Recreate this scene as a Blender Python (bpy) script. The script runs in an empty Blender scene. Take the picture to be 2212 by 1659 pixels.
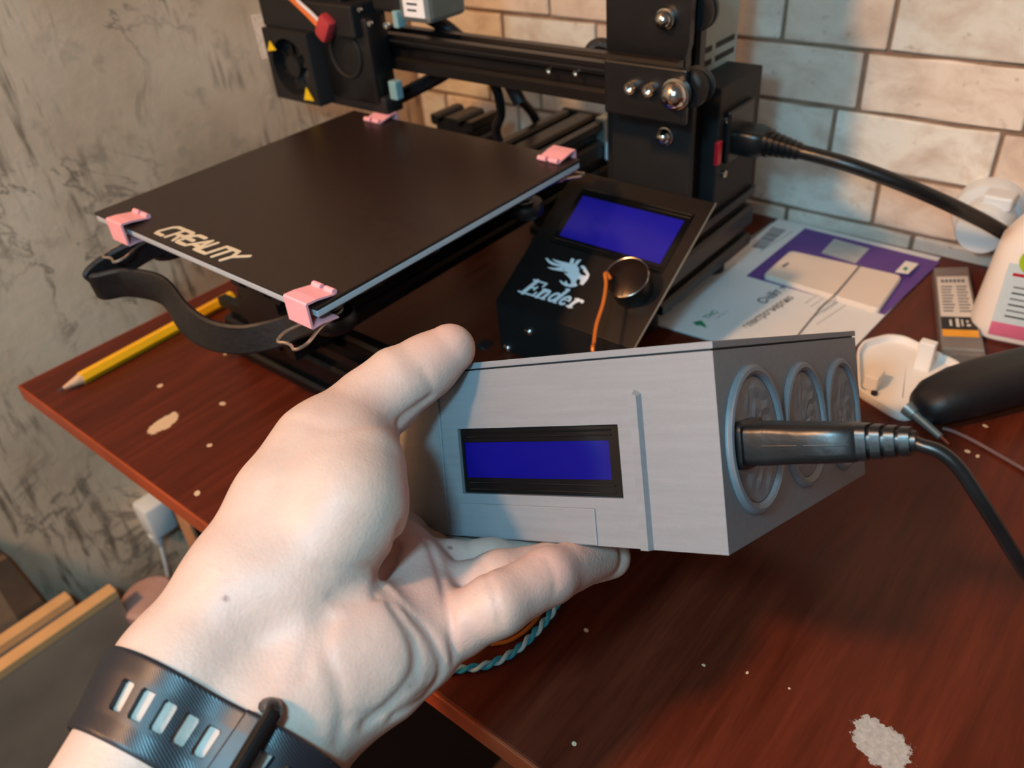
import bpy, bmesh, math, random
import numpy as np
from mathutils import Vector, Matrix, noise as mnoise

random.seed(7)
scene = bpy.context.scene
COL = scene.collection
U = 0.00111                      # metres per scene unit (one unit is about a millimetre)

# ------------------------------------------------------------------ camera
CAMLOC = np.array([331.98387, -245.42893, 263.13797])
CAMROT = np.array([[0.76898, -0.32539, 0.55026],
                   [0.63476, 0.49068, -0.59691],
                   [-0.07577, 0.80830, 0.58388]])
FPX, PCX, PCY = 1795.77, 1106.0, 829.5
cam_d = bpy.data.cameras.new('camera')
cam_d.sensor_width = 36.0
cam_d.sensor_fit = 'HORIZONTAL'
cam_d.lens = FPX / 2212.0 * 36.0
cam_d.clip_start = 0.01
cam_d.dof.use_dof = True
cam_d.dof.focus_distance = 262 * U
cam_d.dof.aperture_fstop = 13.0
cam = bpy.data.objects.new('camera', cam_d)
COL.objects.link(cam)
_m = Matrix([list(CAMROT[0]) + [CAMLOC[0] * U], list(CAMROT[1]) + [CAMLOC[1] * U],
             list(CAMROT[2]) + [CAMLOC[2] * U], [0, 0, 0, 1]])
cam.matrix_world = _m
scene.camera = cam

# ------------------------------------------------------------------ world, lamps, exposure
world = bpy.data.worlds.new('room_air')
scene.world = world
world.use_nodes = True
_bg = world.node_tree.nodes['Background']
_bg.inputs[0].default_value = (0.80, 0.74, 0.68, 1)
_bg.inputs[1].default_value = 0.135


def lamp(name, kind, loc, energy, color, size=0.1, target=None, size_y=None):
    d = bpy.data.lights.new(name, kind)
    d.energy = energy
    d.color = color
    if kind == 'AREA':
        d.size = size
        if size_y:
            d.shape = 'RECTANGLE'
            d.size_y = size_y
    else:
        d.shadow_soft_size = size
    o = bpy.data.objects.new(name, d)
    COL.objects.link(o)
    o.location = [v * U for v in loc]
    if target is not None:
        v = Vector([(t - l) for t, l in zip(target, loc)])
        o.rotation_euler = v.to_track_quat('-Z', 'Y').to_euler()
    return o


# warm bulb hanging from the ceiling on the printer-front side, a cool LED lamp just left of the phone, a faint cool fill added for the right of the back wall, no window known
lamp('ceiling_bulb', 'POINT', (-70, -830, 930), 60.0, (1.0, 0.51, 0.21), 0.06)
lamp('led_lamp', 'POINT', tuple(CAMLOC + CAMROT @ np.array([-88.0, 40.0, 40.0])), 4.7, (0.30, 0.75, 1.0), 0.022)
lamp('cool_wall_fill', 'AREA', (600, -1300, 900), 9.0, (0.62, 0.86, 1.0), 0.9, (240, 200, 40), 0.9)

scene.view_settings.view_transform = 'Standard'
scene.view_settings.look = 'None'
scene.view_settings.gamma = 1.0
scene.view_settings.use_curve_mapping = False
scene.view_settings.exposure = 0.0


# ------------------------------------------------------------------ geometry helpers (scene units)
def ray(px, py):
    return CAMROT @ np.array([(px - PCX) / FPX, -(py - PCY) / FPX, -1.0])


def onz(px, py, z):
    d = ray(px, py)
    return CAMLOC + d * ((z - CAMLOC[2]) / d[2])


def onx(px, py, x):
    d = ray(px, py)
    return CAMLOC + d * ((x - CAMLOC[0]) / d[0])


def ony(px, py, y):
    d = ray(px, py)
    return CAMLOC + d * ((y - CAMLOC[1]) / d[1])


def onplane(px, py, o, n):
    d = ray(px, py)
    return CAMLOC + d * (np.dot(np.asarray(o) - CAMLOC, n) / np.dot(d, n))


def at(px, py, depth):
    return CAMLOC + ray(px, py) * depth


def nrm(v):
    v = np.asarray(v, float)
    return v / max(np.linalg.norm(v), 1e-9)


def catmull(pts, n=8):
    pts = [np.asarray(p, float) for p in pts]
    P = [2 * pts[0] - pts[1]] + pts + [2 * pts[-1] - pts[-2]]
    out = []
    for i in range(1, len(P) - 2):
        for k in range(n):
            t = k / n
            a, b, c, d = P[i - 1], P[i], P[i + 1], P[i + 2]
            out.append(0.5 * ((2 * b) + (-a + c) * t + (2 * a - 5 * b + 4 * c - d) * t * t + (-a + 3 * b - 3 * c + d) * t ** 3))
    out.append(pts[-1])
    return out


class MB:
    """collects vertices and faces in scene units"""

    def __init__(self):
        self.v = []
        self.f = []

    def add(self, vs, fs):
        k = len(self.v)
        self.v += [tuple(map(float, p)) for p in vs]
        self.f += [tuple(i + k for i in q) for q in fs]
        return self

    def box(self, c, s, bevel=0.0, R=None, seg=2):
        bm = bmesh.new()
        bmesh.ops.create_cube(bm, size=1.0)
        for v in bm.verts:
            v.co = Vector((v.co.x * s[0], v.co.y * s[1], v.co.z * s[2]))
        if bevel > 0:
            bmesh.ops.bevel(bm, geom=list(bm.edges), offset=bevel, segments=seg, profile=0.5, affect='EDGES')
        R = np.eye(3) if R is None else np.asarray(R)
        bm.verts.index_update()
        vs = [np.asarray(c) + R @ np.array(v.co) for v in bm.verts]
        fs = [[v.index for v in f.verts] for f in bm.faces]
        bm.free()
        return self.add(vs, fs)

    def bb(self, lo, hi, bevel=0.0):
        lo, hi = np.array(lo, float), np.array(hi, float)
        return self.box((lo + hi) / 2, hi - lo, bevel)

    def prism(self, poly, o, ux, uy, un, depth):
        """closed 2-D polygon extruded from plane o along un by depth"""
        o, ux, uy, un = [np.asarray(a, float) for a in (o, ux, uy, un)]
        n = len(poly)
        a = [o + ux * p[0] + uy * p[1] for p in poly]
        b = [q + un * depth for q in a]
        fs = [tuple(range(n)), tuple(range(2 * n - 1, n - 1, -1))]
        fs += [(i, i + n, (i + 1) % n + n, (i + 1) % n) for i in range(n)]
        return self.add(a + b, fs)

    def cyl(self, p0, p1, r0, r1=None, seg=20, cap=True):
        r1 = r0 if r1 is None else r1
        return self.tube([p0, p1], [r0, r1], seg, cap)

    def tube(self, pts, r, seg=10, cap=True, flat=None):
        pts = [np.asarray(p, float) for p in pts]
        n = len(pts)
        if not hasattr(r, '__len__'):
            r = [r] * n
        t0 = nrm(pts[1] - pts[0])
        up = np.array([0, 0, 1.0]) if abs(t0[2]) < 0.9 else np.array([1.0, 0, 0])
        nn = nrm(np.cross(t0, up))
        vs, fs = [], []
        for i in range(n):
            t = nrm(pts[min(i + 1, n - 1)] - pts[max(i - 1, 0)])
            nn = nrm(nn - t * np.dot(nn, t))
            bb = np.cross(t, nn)
            for k in range(seg):
                a = 2 * math.pi * k / seg
                vs.append(pts[i] + (nn * math.cos(a) + bb * math.sin(a)) * r[i])
        for i in range(n - 1):
            for k in range(seg):
                k2 = (k + 1) % seg
                fs.append((i * seg + k, i * seg + k2, (i + 1) * seg + k2, (i + 1) * seg + k))
        if cap:
            fs.append(tuple(reversed(range(seg))))
            fs.append(tuple(range((n - 1) * seg, n * seg)))
        return self.add(vs, fs)

    def lathe(self, prof, o, ax, seg=24):
        """profile [(radius, height)] revolved about axis ax through o"""
        o, ax = np.asarray(o, float), nrm(ax)
        up = np.array([0, 0, 1.0]) if abs(ax[2]) < 0.9 else np.array([1.0, 0, 0])
        n1 = nrm(np.cross(ax, up))
        n2 = np.cross(ax, n1)
        vs, fs = [], []
        for (r, h) in prof:
            for k in range(seg):
                a = 2 * math.pi * k / seg
                vs.append(o + ax * h + (n1 * math.cos(a) + n2 * math.sin(a)) * max(r, 1e-4))
        for i in range(len(prof) - 1):
            for k in range(seg):
                k2 = (k + 1) % seg
                fs.append((i * seg + k, i * seg + k2, (i + 1) * seg + k2, (i + 1) * seg + k))
        fs.append(tuple(reversed(range(seg))))
        fs.append(tuple(range((len(prof) - 1) * seg, len(prof) * seg)))
        return self.add(vs, fs)

    def loft(self, secs, cap=True):
        n = len(secs[0])
        vs = [p for s in secs for p in s]
        fs = []
        for i in range(len(secs) - 1):
            for k in range(n):
                k2 = (k + 1) % n
                fs.append((i * n + k, i * n + k2, (i + 1) * n + k2, (i + 1) * n + k))
        if cap:
            fs.append(tuple(reversed(range(n))))
            fs.append(tuple(range((len(secs) - 1) * n, len(secs) * n)))
        return self.add(vs, fs)

    def stroke(self, pts, w, o, ux, uy, un, depth=0.12):
        """flat pen stroke with round ends, a little proud of its surface"""
        pts = [np.asarray(p, float) for p in pts]
        MB.stag = getattr(MB, 'stag', 0)
        for i in range(len(pts) - 1):
            MB.stag = (MB.stag + 1) % 40
            t = nrm(pts[i + 1] - pts[i])
            m = np.array([-t[1], t[0]]) * w / 2
            self.prism([pts[i] - m, pts[i + 1] - m, pts[i + 1] + m, pts[i] + m], o, ux, uy, un, depth + MB.stag * 0.004)
        for p in pts:
            MB.stag = (MB.stag + 1) % 40
            self.prism([p + np.array([math.cos(a), math.sin(a)]) * w / 2 for a in np.linspace(0, 2 * math.pi, 11)[:-1]], o, ux, uy, un, depth + MB.stag * 0.004)
        return self


def rrect(w, h, r, n=4):
    out = []
    for cx, cy, a0 in ((w / 2 - r, h / 2 - r, 0), (-w / 2 + r, h / 2 - r, 90), (-w / 2 + r, -h / 2 + r, 180), (w / 2 - r, -h / 2 + r, 270)):
        for k in range(n + 1):
            a = math.radians(a0 + 90 * k / n)
            out.append((cx + r * math.cos(a), cy + r * math.sin(a)))
    return out


def slot_profile(w, h):
    """outline of an aluminium profile with T-slots every 20 units"""
    pts = []

    def side(p0, p1, nrm_in):
        p0, p1, q = np.array(p0, float), np.array(p1, float), np.array(nrm_in, float)
        L = np.linalg.norm(p1 - p0)
        t = (p1 - p0) / L
        n = int(round(L / 20))
        pts.append(tuple(p0))
        for k in range(n):
            c = p0 + t * (20 * k + 10) * (L / (20 * n))
            for s, d in ((-4.6, 0), (-2.9, 1.8), (-2.9, 5.0), (2.9, 5.0), (2.9, 1.8), (4.6, 0)):
                pts.append(tuple(c + t * s + q * d))

    a, b = w / 2, h / 2
    side((-a, -b), (a, -b), (0, 1))
    side((a, -b), (a, b), (-1, 0))
    side((a, b), (-a, b), (0, -1))
    side((-a, b), (-a, -b), (1, 0))
    return pts


# ------------------------------------------------------------------ materials
def srgb(r, g, b):
    return tuple(((c / 255) / 12.92 if c / 255 <= 0.04045 else ((c / 255 + 0.055) / 1.055) ** 2.4) for c in (r, g, b)) + (1.0,)


def mat(name, col, rough=0.5, metal=0.0, vary=0.12, vscale=60, bump=0.0, bscale=300, coat=0.0, emit=None, estr=0.0, alpha=1.0, trans=0.0, spec=0.5, sss=0.0):
    m = bpy.data.materials.new(name)
    m.use_nodes = True
    nt = m.node_tree
    b = nt.nodes['Principled BSDF']
    tc = nt.nodes.new('ShaderNodeTexCoord')
    nz = nt.nodes.new('ShaderNodeTexNoise')
    nz.inputs['Scale'].default_value = vscale
    nz.inputs['Detail'].default_value = 4
    nt.links.new(tc.outputs['Object'], nz.inputs['Vector'])
    rp = nt.nodes.new('ShaderNodeValToRGB')
    rp.color_ramp.elements[0].position = 0.3
    rp.color_ramp.elements[1].position = 0.7
    rp.color_ramp.elements[0].color = tuple(c * (1 - vary) for c in col[:3]) + (1,)
    rp.color_ramp.elements[1].color = tuple(min(1, c * (1 + vary)) for c in col[:3]) + (1,)
    nt.links.new(nz.outputs['Fac'], rp.inputs['Fac'])
    nt.links.new(rp.outputs['Color'], b.inputs['Base Color'])
    b.inputs['Roughness'].default_value = rough
    b.inputs['Metallic'].default_value = metal
    b.inputs['Specular IOR Level'].default_value = spec
    if coat:
        b.inputs['Coat Weight'].default_value = coat
        b.inputs['Coat Roughness'].default_value = 0.135
    if sss:
        b.inputs['Subsurface Weight'].default_value = sss
        b.inputs['Subsurface Radius'].default_value = (1.0, 0.35, 0.2)
        b.inputs['Subsurface Scale'].default_value = 0.004
    if emit:
        b.inputs['Emission Color'].default_value = emit
        b.inputs['Emission Strength'].default_value = estr
    if trans:
        b.inputs['Transmission Weight'].default_value = trans
    if alpha < 1:
        b.inputs['Alpha'].default_value = alpha
    if bump:
        n2 = nt.nodes.new('ShaderNodeTexNoise')
        n2.inputs['Scale'].default_value = bscale
        n2.inputs['Detail'].default_value = 3
        nt.links.new(tc.outputs['Object'], n2.inputs['Vector'])
        bp = nt.nodes.new('ShaderNodeBump')
        bp.inputs['Strength'].default_value = bump
        bp.inputs['Distance'].default_value = 0.001
        nt.links.new(n2.outputs['Fac'], bp.inputs['Height'])
        nt.links.new(bp.outputs['Normal'], b.inputs['Normal'])
    return m


# ------------------------------------------------------------------ objects
def tag(o, label=None, cat=None, group=None, kind=None):
    if label:
        o['label'] = label
    if cat:
        o['category'] = cat
    if group:
        o['group'] = group
    if kind:
        o['kind'] = kind
    return o


def thing(name, label, cat, base, rot=None, group=None):
    o = bpy.data.objects.new(name, None)
    o.empty_display_size = 0.02
    COL.objects.link(o)
    R = np.eye(3) if rot is None else np.asarray(rot)
    o.matrix_world = Matrix([list(map(float, R[i])) + [float(base[i]) * U] for i in range(3)] + [[0, 0, 0, 1]])
    o['_dummy'] = 0
    del o['_dummy']
    ROOT[o.name] = (R, np.asarray(base, float))
    return tag(o, label, cat, group)


ROOT = {}


def rootof(o):
    while o.parent:
        o = o.parent
    return o


def part(mb, name, m, parent=None, smooth=True, label=None, base=None, angle=35, kind=None):
    """link the collected shape as one mesh object; world units in, local metres stored"""
    me = bpy.data.meshes.new(name)
    v = np.asarray(mb.v, float)
    if parent is not None:
        R, b = ROOT[rootof(parent).name]
        v = (v - b) @ R
    else:
        if base is None:
            base = np.array([(v[:, 0].min() + v[:, 0].max()) / 2, (v[:, 1].min() + v[:, 1].max()) / 2, v[:, 2].min()])
        base = np.asarray(base, float)
        v = v - base
    me.from_pydata((v * U).tolist(), [], mb.f)
    bm = bmesh.new()
    bm.from_mesh(me)
    bmesh.ops.recalc_face_normals(bm, faces=bm.faces)
    bm.to_mesh(me)
    bm.free()
    me.materials.append(m)
    if smooth:
        me.shade_smooth()
        try:
            me.set_sharp_from_angle(angle=math.radians(angle))
        except Exception:
            pass
    o = bpy.data.objects.new(name, me)
    COL.objects.link(o)
    if parent is not None:
        o.parent = parent
    else:
        o.location = tuple(base * U)
        ROOT[o.name] = (np.eye(3), base)
    if label:
        o['label'] = label
    if kind:
        o['kind'] = kind
    return o


def copypart(src, parent, shift):
    c = src.copy()
    COL.objects.link(c)
    c.parent = parent
    c.location = Vector(src.location) + Vector([s * U for s in shift])
    return c


def text_part(txt, size, o, ux, uy, m, name, parent, bold=0.0, depth=0.05, sx=1.0):
    cu = bpy.data.curves.new(name, 'FONT')
    cu.body = txt
    cu.size = size
    cu.offset = bold
    ob = bpy.data.objects.new(name, cu)
    COL.objects.link(ob)
    dg = bpy.context.evaluated_depsgraph_get()
    me = bpy.data.meshes.new_from_object(ob.evaluated_get(dg))
    bpy.data.objects.remove(ob)
    ux, uy = np.asarray(ux, float), np.asarray(uy, float)
    un = nrm(np.cross(ux, uy))
    mb = MB()
    mb.add([np.asarray(o) + ux * v.co.x * sx + uy * v.co.y + un * depth for v in me.vertices], [tuple(p.vertices) for p in me.polygons])
    if not mb.f:
        return None
    return part(mb, name, m, parent, smooth=False)


# ------------------------------------------------------------------ the room
def node_mat(name):
    m = bpy.data.materials.new(name)
    m.use_nodes = True
    nt = m.node_tree
    return m, nt, nt.nodes['Principled BSDF'], nt.nodes, nt.links


def ramp(N, stops):
    r = N.new('ShaderNodeValToRGB')
    e = r.color_ramp.elements
    while len(e) < len(stops):
        e.new(0.5)
    for i, (p, c) in enumerate(stops):
        e[i].position = p
        e[i].color = c
    return r


def noise_node(N, L, src, scale, detail=4, rough=0.55, dist=0.0):
    n = N.new('ShaderNodeTexNoise')
    n.inputs['Scale'].default_value = scale
    n.inputs['Detail'].default_value = detail
    n.inputs['Roughness'].default_value = rough
    n.inputs['Distortion'].default_value = dist
    L.new(src, n.inputs['Vector'])
    return n


def mapping(N, L, src, scale=(1, 1, 1), loc=(0, 0, 0), rot=(0, 0, 0)):
    mp = N.new('ShaderNodeMapping')
    mp.inputs['Scale'].default_value = scale
    mp.inputs['Location'].default_value = loc
    mp.inputs['Rotation'].default_value = rot
    L.new(src, mp.inputs['Vector'])
    return mp.outputs['Vector']


def mixc(N, L, fac, a, b, mode='MIX'):
    x = N.new('ShaderNodeMix')
    x.data_type = 'RGBA'
    x.blend_type = mode
    for sock, val in ((x.inputs[0], fac), (x.inputs[6], a), (x.inputs[7], b)):
        if hasattr(val, 'is_linked'):
            L.new(val, sock)
        else:
            sock.default_value = val
    return x.outputs[2]


def mth(N, L, op, a, b=None):
    x = N.new('ShaderNodeMath')
    x.operation = op
    for i, val in enumerate((a, b)):
        if val is None:
            continue
        if hasattr(val, 'is_linked'):
            L.new(val, x.inputs[i])
        else:
            x.inputs[i].default_value = val
    return x.outputs[0]


def plaster_material():
    m, nt, b, N, L = node_mat('aged_plaster_wallpaper')
    tc = N.new('ShaderNodeTexCoord').outputs['Object']
    n1 = noise_node(N, L, tc, 6, 6, 0.6)
    base = ramp(N, [(0.30, srgb(186, 158, 130)), (0.50, srgb(220, 192, 162)), (0.70, srgb(240, 216, 188))])
    L.new(n1.outputs['Fac'], base.inputs['Fac'])
    # vertical trowel streaks
    st = noise_node(N, L, mapping(N, L, tc, (1, 60, 9)), 2.2, 5, 0.6, 0.4)
    sm = noise_node(N, L, mapping(N, L, tc, (1, 1, 1), (3, 1, 2)), 9, 3)
    sr = ramp(N, [(0.50, (0, 0, 0, 1)), (0.64, (1, 1, 1, 1))])
    L.new(st.outputs['Fac'], sr.inputs['Fac'])
    sk = ramp(N, [(0.50, (0, 0, 0, 1)), (0.62, (1, 1, 1, 1))])
    L.new(sm.outputs['Fac'], sk.inputs['Fac'])
    f1 = mth(N, L, 'MULTIPLY', sr.outputs['Color'], sk.outputs['Color'])
    f1 = mth(N, L, 'MULTIPLY', f1, 0.8)
    c = mixc(N, L, f1, base.outputs['Color'], srgb(104, 86, 70))
    # crack-like contour lines
    n3 = noise_node(N, L, tc, 10, 6, 0.62, 0.6)
    ab = mth(N, L, 'ABSOLUTE', mth(N, L, 'SUBTRACT', n3.outputs['Fac'], 0.5))
    cr = ramp(N, [(0.0, (1, 1, 1, 1)), (0.018, (0, 0, 0, 1))])
    L.new(ab, cr.inputs['Fac'])
    n4 = noise_node(N, L, mapping(N, L, tc, (1, 1, 1), (9, 5, 2)), 7, 2)
    k4 = ramp(N, [(0.5, (0, 0, 0, 1)), (0.6, (0.75, 0.75, 0.75, 1))])
    L.new(n4.outputs['Fac'], k4.inputs['Fac'])
    f2 = mth(N, L, 'MULTIPLY', cr.outputs['Color'], k4.outputs['Color'])
    c = mixc(N, L, f2, c, srgb(112, 98, 86))
    # blotches
    n5 = noise_node(N, L, tc, 32, 4, 0.65)
    k5 = ramp(N, [(0.56, (0, 0, 0, 1)), (0.72, (0.5, 0.5, 0.5, 1))])
    L.new(n5.outputs['Fac'], k5.inputs['Fac'])
    c = mixc(N, L, k5.outputs['Color'], c, srgb(140, 124, 106))
    L.new(c, b.inputs['Base Color'])
    b.inputs['Roughness'].default_value = 0.75
    bp = N.new('ShaderNodeBump')
    bp.inputs['Strength'].default_value = 0.35
    bp.inputs['Distance'].default_value = 0.002
    L.new(n5.outputs['Fac'], bp.inputs['Height'])
    L.new(bp.outputs['Normal'], b.inputs['Normal'])
    return m


def brick_material():
    m, nt, b, N, L = node_mat('whitewashed_brick')
    oi = N.new('ShaderNodeObjectInfo')
    tc = N.new('ShaderNodeTexCoord').outputs['Object']
    va = N.new('ShaderNodeVectorMath')
    va.operation = 'ADD'
    L.new(tc, va.inputs[0])
    cmb = N.new('ShaderNodeCombineXYZ')
    L.new(mth(N, L, 'MULTIPLY', oi.outputs['Random'], 7.0), cmb.inputs[0])
    L.new(mth(N, L, 'MULTIPLY', oi.outputs['Random'], 3.0), cmb.inputs[2])
    L.new(cmb.outputs[0], va.inputs[1])
    src = va.outputs[0]
    tone = ramp(N, [(0.0, srgb(216, 198, 182)), (0.35, srgb(230, 220, 206)), (0.65, srgb(212, 216, 208)), (1.0, srgb(236, 234, 224))])
    L.new(oi.outputs['Random'], tone.inputs['Fac'])
    n1 = noise_node(N, L, mapping(N, L, src, (1, 1, 1.6)), 26, 6, 0.65, 0.4)
    k1 = ramp(N, [(0.42, (0.0, 0.0, 0.0, 1)), (0.70, (0.75, 0.75, 0.75, 1))])
    L.new(n1.outputs['Fac'], k1.inputs['Fac'])
    c = mixc(N, L, k1.outputs['Color'], tone.outputs['Color'], srgb(184, 162, 144))
    n2 = noise_node(N, L, src, 95, 3, 0.6)
    k2 = ramp(N, [(0.63, (0, 0, 0, 1)), (0.74, (0.5, 0.5, 0.5, 1))])
    L.new(n2.outputs['Fac'], k2.inputs['Fac'])
    c = mixc(N, L, k2.outputs['Color'], c, srgb(140, 118, 100))
    L.new(c, b.inputs['Base Color'])
    b.inputs['Roughness'].default_value = 0.7
    bp = N.new('ShaderNodeBump')
    bp.inputs['Strength'].default_value = 0.4
    bp.inputs['Distance'].default_value = 0.0015
    L.new(n1.outputs['Fac'], bp.inputs['Height'])
    L.new(bp.outputs['Normal'], b.inputs['Normal'])
    return m


M_PLASTER = plaster_material()
M_BRICK = brick_material()
M_MORTAR = mat('brown_mortar', srgb(134, 110, 92), 0.85, vary=0.25, vscale=70, bump=0.3, bscale=200)
M_FLOOR = mat('brown_floor', srgb(92, 66, 50), 0.5, vary=0.3, vscale=12)

XW, YW, ZF = -240.0, 286.0, -740.0
wl = part(MB().bb((XW - 30, -1600, ZF), (XW, YW + 30, 1500)), 'wall_left', M_PLASTER, smooth=False, base=(XW, 0, ZF))
tag(wl, 'grey-beige aged plaster wall beside the printer', None, kind='structure')
wb = part(MB().bb((XW, YW, ZF), (1500, YW + 30, 1500)), 'wall_back', M_MORTAR, smooth=False, base=(0, YW, ZF))
tag(wb, 'whitewashed brick wall behind the printer', None, kind='structure')
fl = part(MB().bb((XW, -1600, ZF - 20), (1500, YW, ZF)), 'floor', M_FLOOR, smooth=False, base=(0, 0, ZF))
tag(fl, 'brown floor far below the table', None, kind='structure')

# bricks of the back wall: each one its own slightly proud piece
BRICK_ROWS = {-1: [-236, -150, -60, 30, 120, 205, 290, 380], 0: [-236, -204, -120, -30, 92, 178, 232, 300, 380], 1: [-236, -150, -95, -10, 70, 143, 240, 320, 400],
              2: [-236, -130, -40, 60, 157, 250, 340, 420], 3: [-236, -172, -82, 10, 103, 169, 268, 360, 440]}
rb = random.Random(3)
for k in range(4, 12):
    BRICK_ROWS[k] = [-236, -236 + rb.choice((48, 70, 92))]
    BRICK_ROWS[k] += [] if BRICK_ROWS[k][-1] > -190 else []
for k in BRICK_ROWS:
    while BRICK_ROWS[k][-1] < 760:
        BRICK_ROWS[k].append(BRICK_ROWS[k][-1] + rb.choice((68, 78, 88, 96)))
for k, js in BRICK_ROWS.items():
    for x0, x1 in zip(js, js[1:]):
        bw = x1 - x0 - 2.6
        bm = bmesh.new()
        bmesh.ops.create_cube(bm, size=1.0)
        for v in bm.verts:
            v.co = Vector((v.co.x * bw, v.co.y * 3.0, v.co.z * 33.2))
        bmesh.ops.subdivide_edges(bm, edges=[e for e in bm.edges if abs(e.verts[0].co.x - e.verts[1].co.x) > 10], cuts=3)
        bmesh.ops.bevel(bm, geom=[e for e in bm.edges if e.calc_face_angle(0) > 1], offset=0.8, segments=1, affect='EDGES')
        for v in bm.verts:
            v.co.z += mnoise.noise(Vector((v.co.x * 0.05 + x0, v.co.z, k))) * 1.3
            v.co.x += mnoise.noise(Vector((v.co.z * 0.06, x0, 1.3))) * 1.3
            v.co *= U
        me = bpy.data.meshes.new('brick')
        bm.to_mesh(me)
        bm.free()
        me.materials.append(M_BRICK)
        o = bpy.data.objects.new('brick', me)
        COL.objects.link(o)
        o.parent = wb
        o.location = ((x0 + x1) / 2 * U, (-1.0 + random.uniform(-0.25, 0.25)) * U, (27.6 + 36.1 * k - ZF) * U)

# ------------------------------------------------------------------ the table


def table_material():
    m, nt, b, N, L = node_mat('red_brown_veneer')
    tc = N.new('ShaderNodeTexCoord').outputs['Object']
    g1 = noise_node(N, L, mapping(N, L, tc, (60, 5, 5)), 2.0, 6, 0.6, 0.5)
    g2 = noise_node(N, L, mapping(N, L, tc, (420, 26, 10)), 1.6, 4, 0.6, 0.3)
    c1 = ramp(N, [(0.30, srgb(70, 26, 14)), (0.52, srgb(86, 34, 19)), (0.74, srgb(100, 42, 24))])
    L.new(g1.outputs['Fac'], c1.inputs['Fac'])
    k2 = ramp(N, [(0.45, (0, 0, 0, 1)), (0.7, (0.35, 0.35, 0.35, 1))])
    L.new(g2.outputs['Fac'], k2.inputs['Fac'])
    col = mixc(N, L, k2.outputs['Color'], c1.outputs['Color'], srgb(64, 25, 15))
    edge = noise_node(N, L, tc, 420, 4, 0.7)
    big = noise_node(N, L, tc, 110, 3, 0.6)

    def patch(p, rx, ry, rot, color, jag):
        nonlocal col
        q = mapping(N, L, tc, (1, 1, 1), tuple(-v * U for v in p))
        q = mapping(N, L, q, (1 / (rx * U), 1 / (ry * U), 0.001), (0, 0, 0), (0, 0, 0)) if rot == 0 else mapping(N, L, mapping(N, L, q, (1, 1, 1), (0, 0, 0), (0, 0, rot)), (1 / (rx * U), 1 / (ry * U), 0.001))
        ln = N.new('ShaderNodeVectorMath')
        ln.operation = 'LENGTH'
        L.new(q, ln.inputs[0])
        d = mth(N, L, 'ADD', ln.outputs['Value'], mth(N, L, 'MULTIPLY', mth(N, L, 'SUBTRACT', edge.outputs['Fac'], 0.5), jag))
        d = mth(N, L, 'ADD', d, mth(N, L, 'MULTIPLY', mth(N, L, 'SUBTRACT', big.outputs['Fac'], 0.5), jag * 1.5))
        r = ramp(N, [(0.90, (1, 1, 1, 1)), (1.0, (0, 0, 0, 1))])
        L.new(d, r.inputs['Fac'])
        col = mixc(N, L, r.outputs['Color'], col, color)

    # worn-through spots in the veneer
    pale = mixc(N, L, edge.outputs['Fac'], srgb(120, 116, 112), srgb(196, 194, 188))
    patch(onz(1908, 1612, 0), 10.5, 8.0, 0.4, pale, 0.9)
    for (px, py, rx, ry, rot) in ((352, 916, 5.0, 10.5, -0.25), (375, 893, 1.6, 1.6, 0), (346, 833, 1.7, 1.7, 0), (480, 872, 2.2, 1.6, 0), (452, 962, 1.5, 1.5, 0), (426, 1065, 2.2, 1.6, 0.6),
                                  (1266, 1361, 1.0, 0.8, 0), (1520, 1437, 0.8, 0.6, 0), (1240, 1606, 0.9, 0.8, 0), (1614, 1453, 0.5, 0.7, 0), (1705, 1487, 0.5, 0.5, 0), (2128, 920, 1.4, 1.0, 0.4), (2090, 975, 1.3, 1.3, 0), (2112, 985, 0.8, 1.3, 0), (486, 765, 1.2, 1.0, 0)):
        patch(onz(px, py, 0), rx, ry, rot, srgb(206, 178, 146), 0.7)
    L.new(col, b.inputs['Base Color'])
    rr = ramp(N, [(0.3, (0.30, 0.30, 0.30, 1)), (0.7, (0.46, 0.46, 0.46, 1))])
    L.new(g1.outputs['Fac'], rr.inputs['Fac'])
    L.new(rr.outputs['Color'], b.inputs['Roughness'])
    b.inputs['Specular IOR Level'].default_value = 0.22
    bp = N.new('ShaderNodeBump')
    bp.inputs['Strength'].default_value = 0.15
    bp.inputs['Distance'].default_value = 0.0006
    L.new(g2.outputs['Fac'], bp.inputs['Height'])
    L.new(bp.outputs['Normal'], b.inputs['Normal'])
    return m


M_TABLE = table_material()
M_TEDGE = mat('orange_brown_edge_band', srgb(150, 66, 34), 0.45, vary=0.18, vscale=40)
M_TDARK = mat('dark_panel', srgb(38, 24, 22), 0.6)
M_TPALE = mat('raw_chipboard_edge', srgb(176, 128, 92), 0.7, vary=0.25, vscale=200)
TX0, TX1, TY0, TY1, TT = -158.0, 760.0, -138.0, 283.0, 10.5
t = thing('table', 'red-brown veneered table with worn pale spots carrying the printer', 'table', (0, 0, ZF))
ROOT[t.name] = (np.eye(3), np.array([0, 0, ZF]))
top = part(MB().bb((TX0, TY0, -TT), (TX1, TY1, 0), 0.5), 'tabletop', M_TABLE, t, smooth=False)
for v in top.data.vertices:          # keep object space equal to table space for the veneer
    v.co.z += ZF * U
top.location = (0, 0, -ZF * U)
part(MB().bb((TX0, TY0 - 1.2, -TT), (TX1, TY0 + 0.2, -0.4), 0.3), 'edge_band', M_TEDGE, t, smooth=False)
part(MB().bb((TX0 - 1.2, TY0 - 1.2, -TT), (TX0 + 0.2, TY1, -0.4), 0.3), 'edge_band', M_TEDGE, t, smooth=False)
sp = part(MB().bb((-122, -96, ZF), (-106, 270, -TT), 0.3), 'side_panel', M_TDARK, t, smooth=False)
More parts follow.
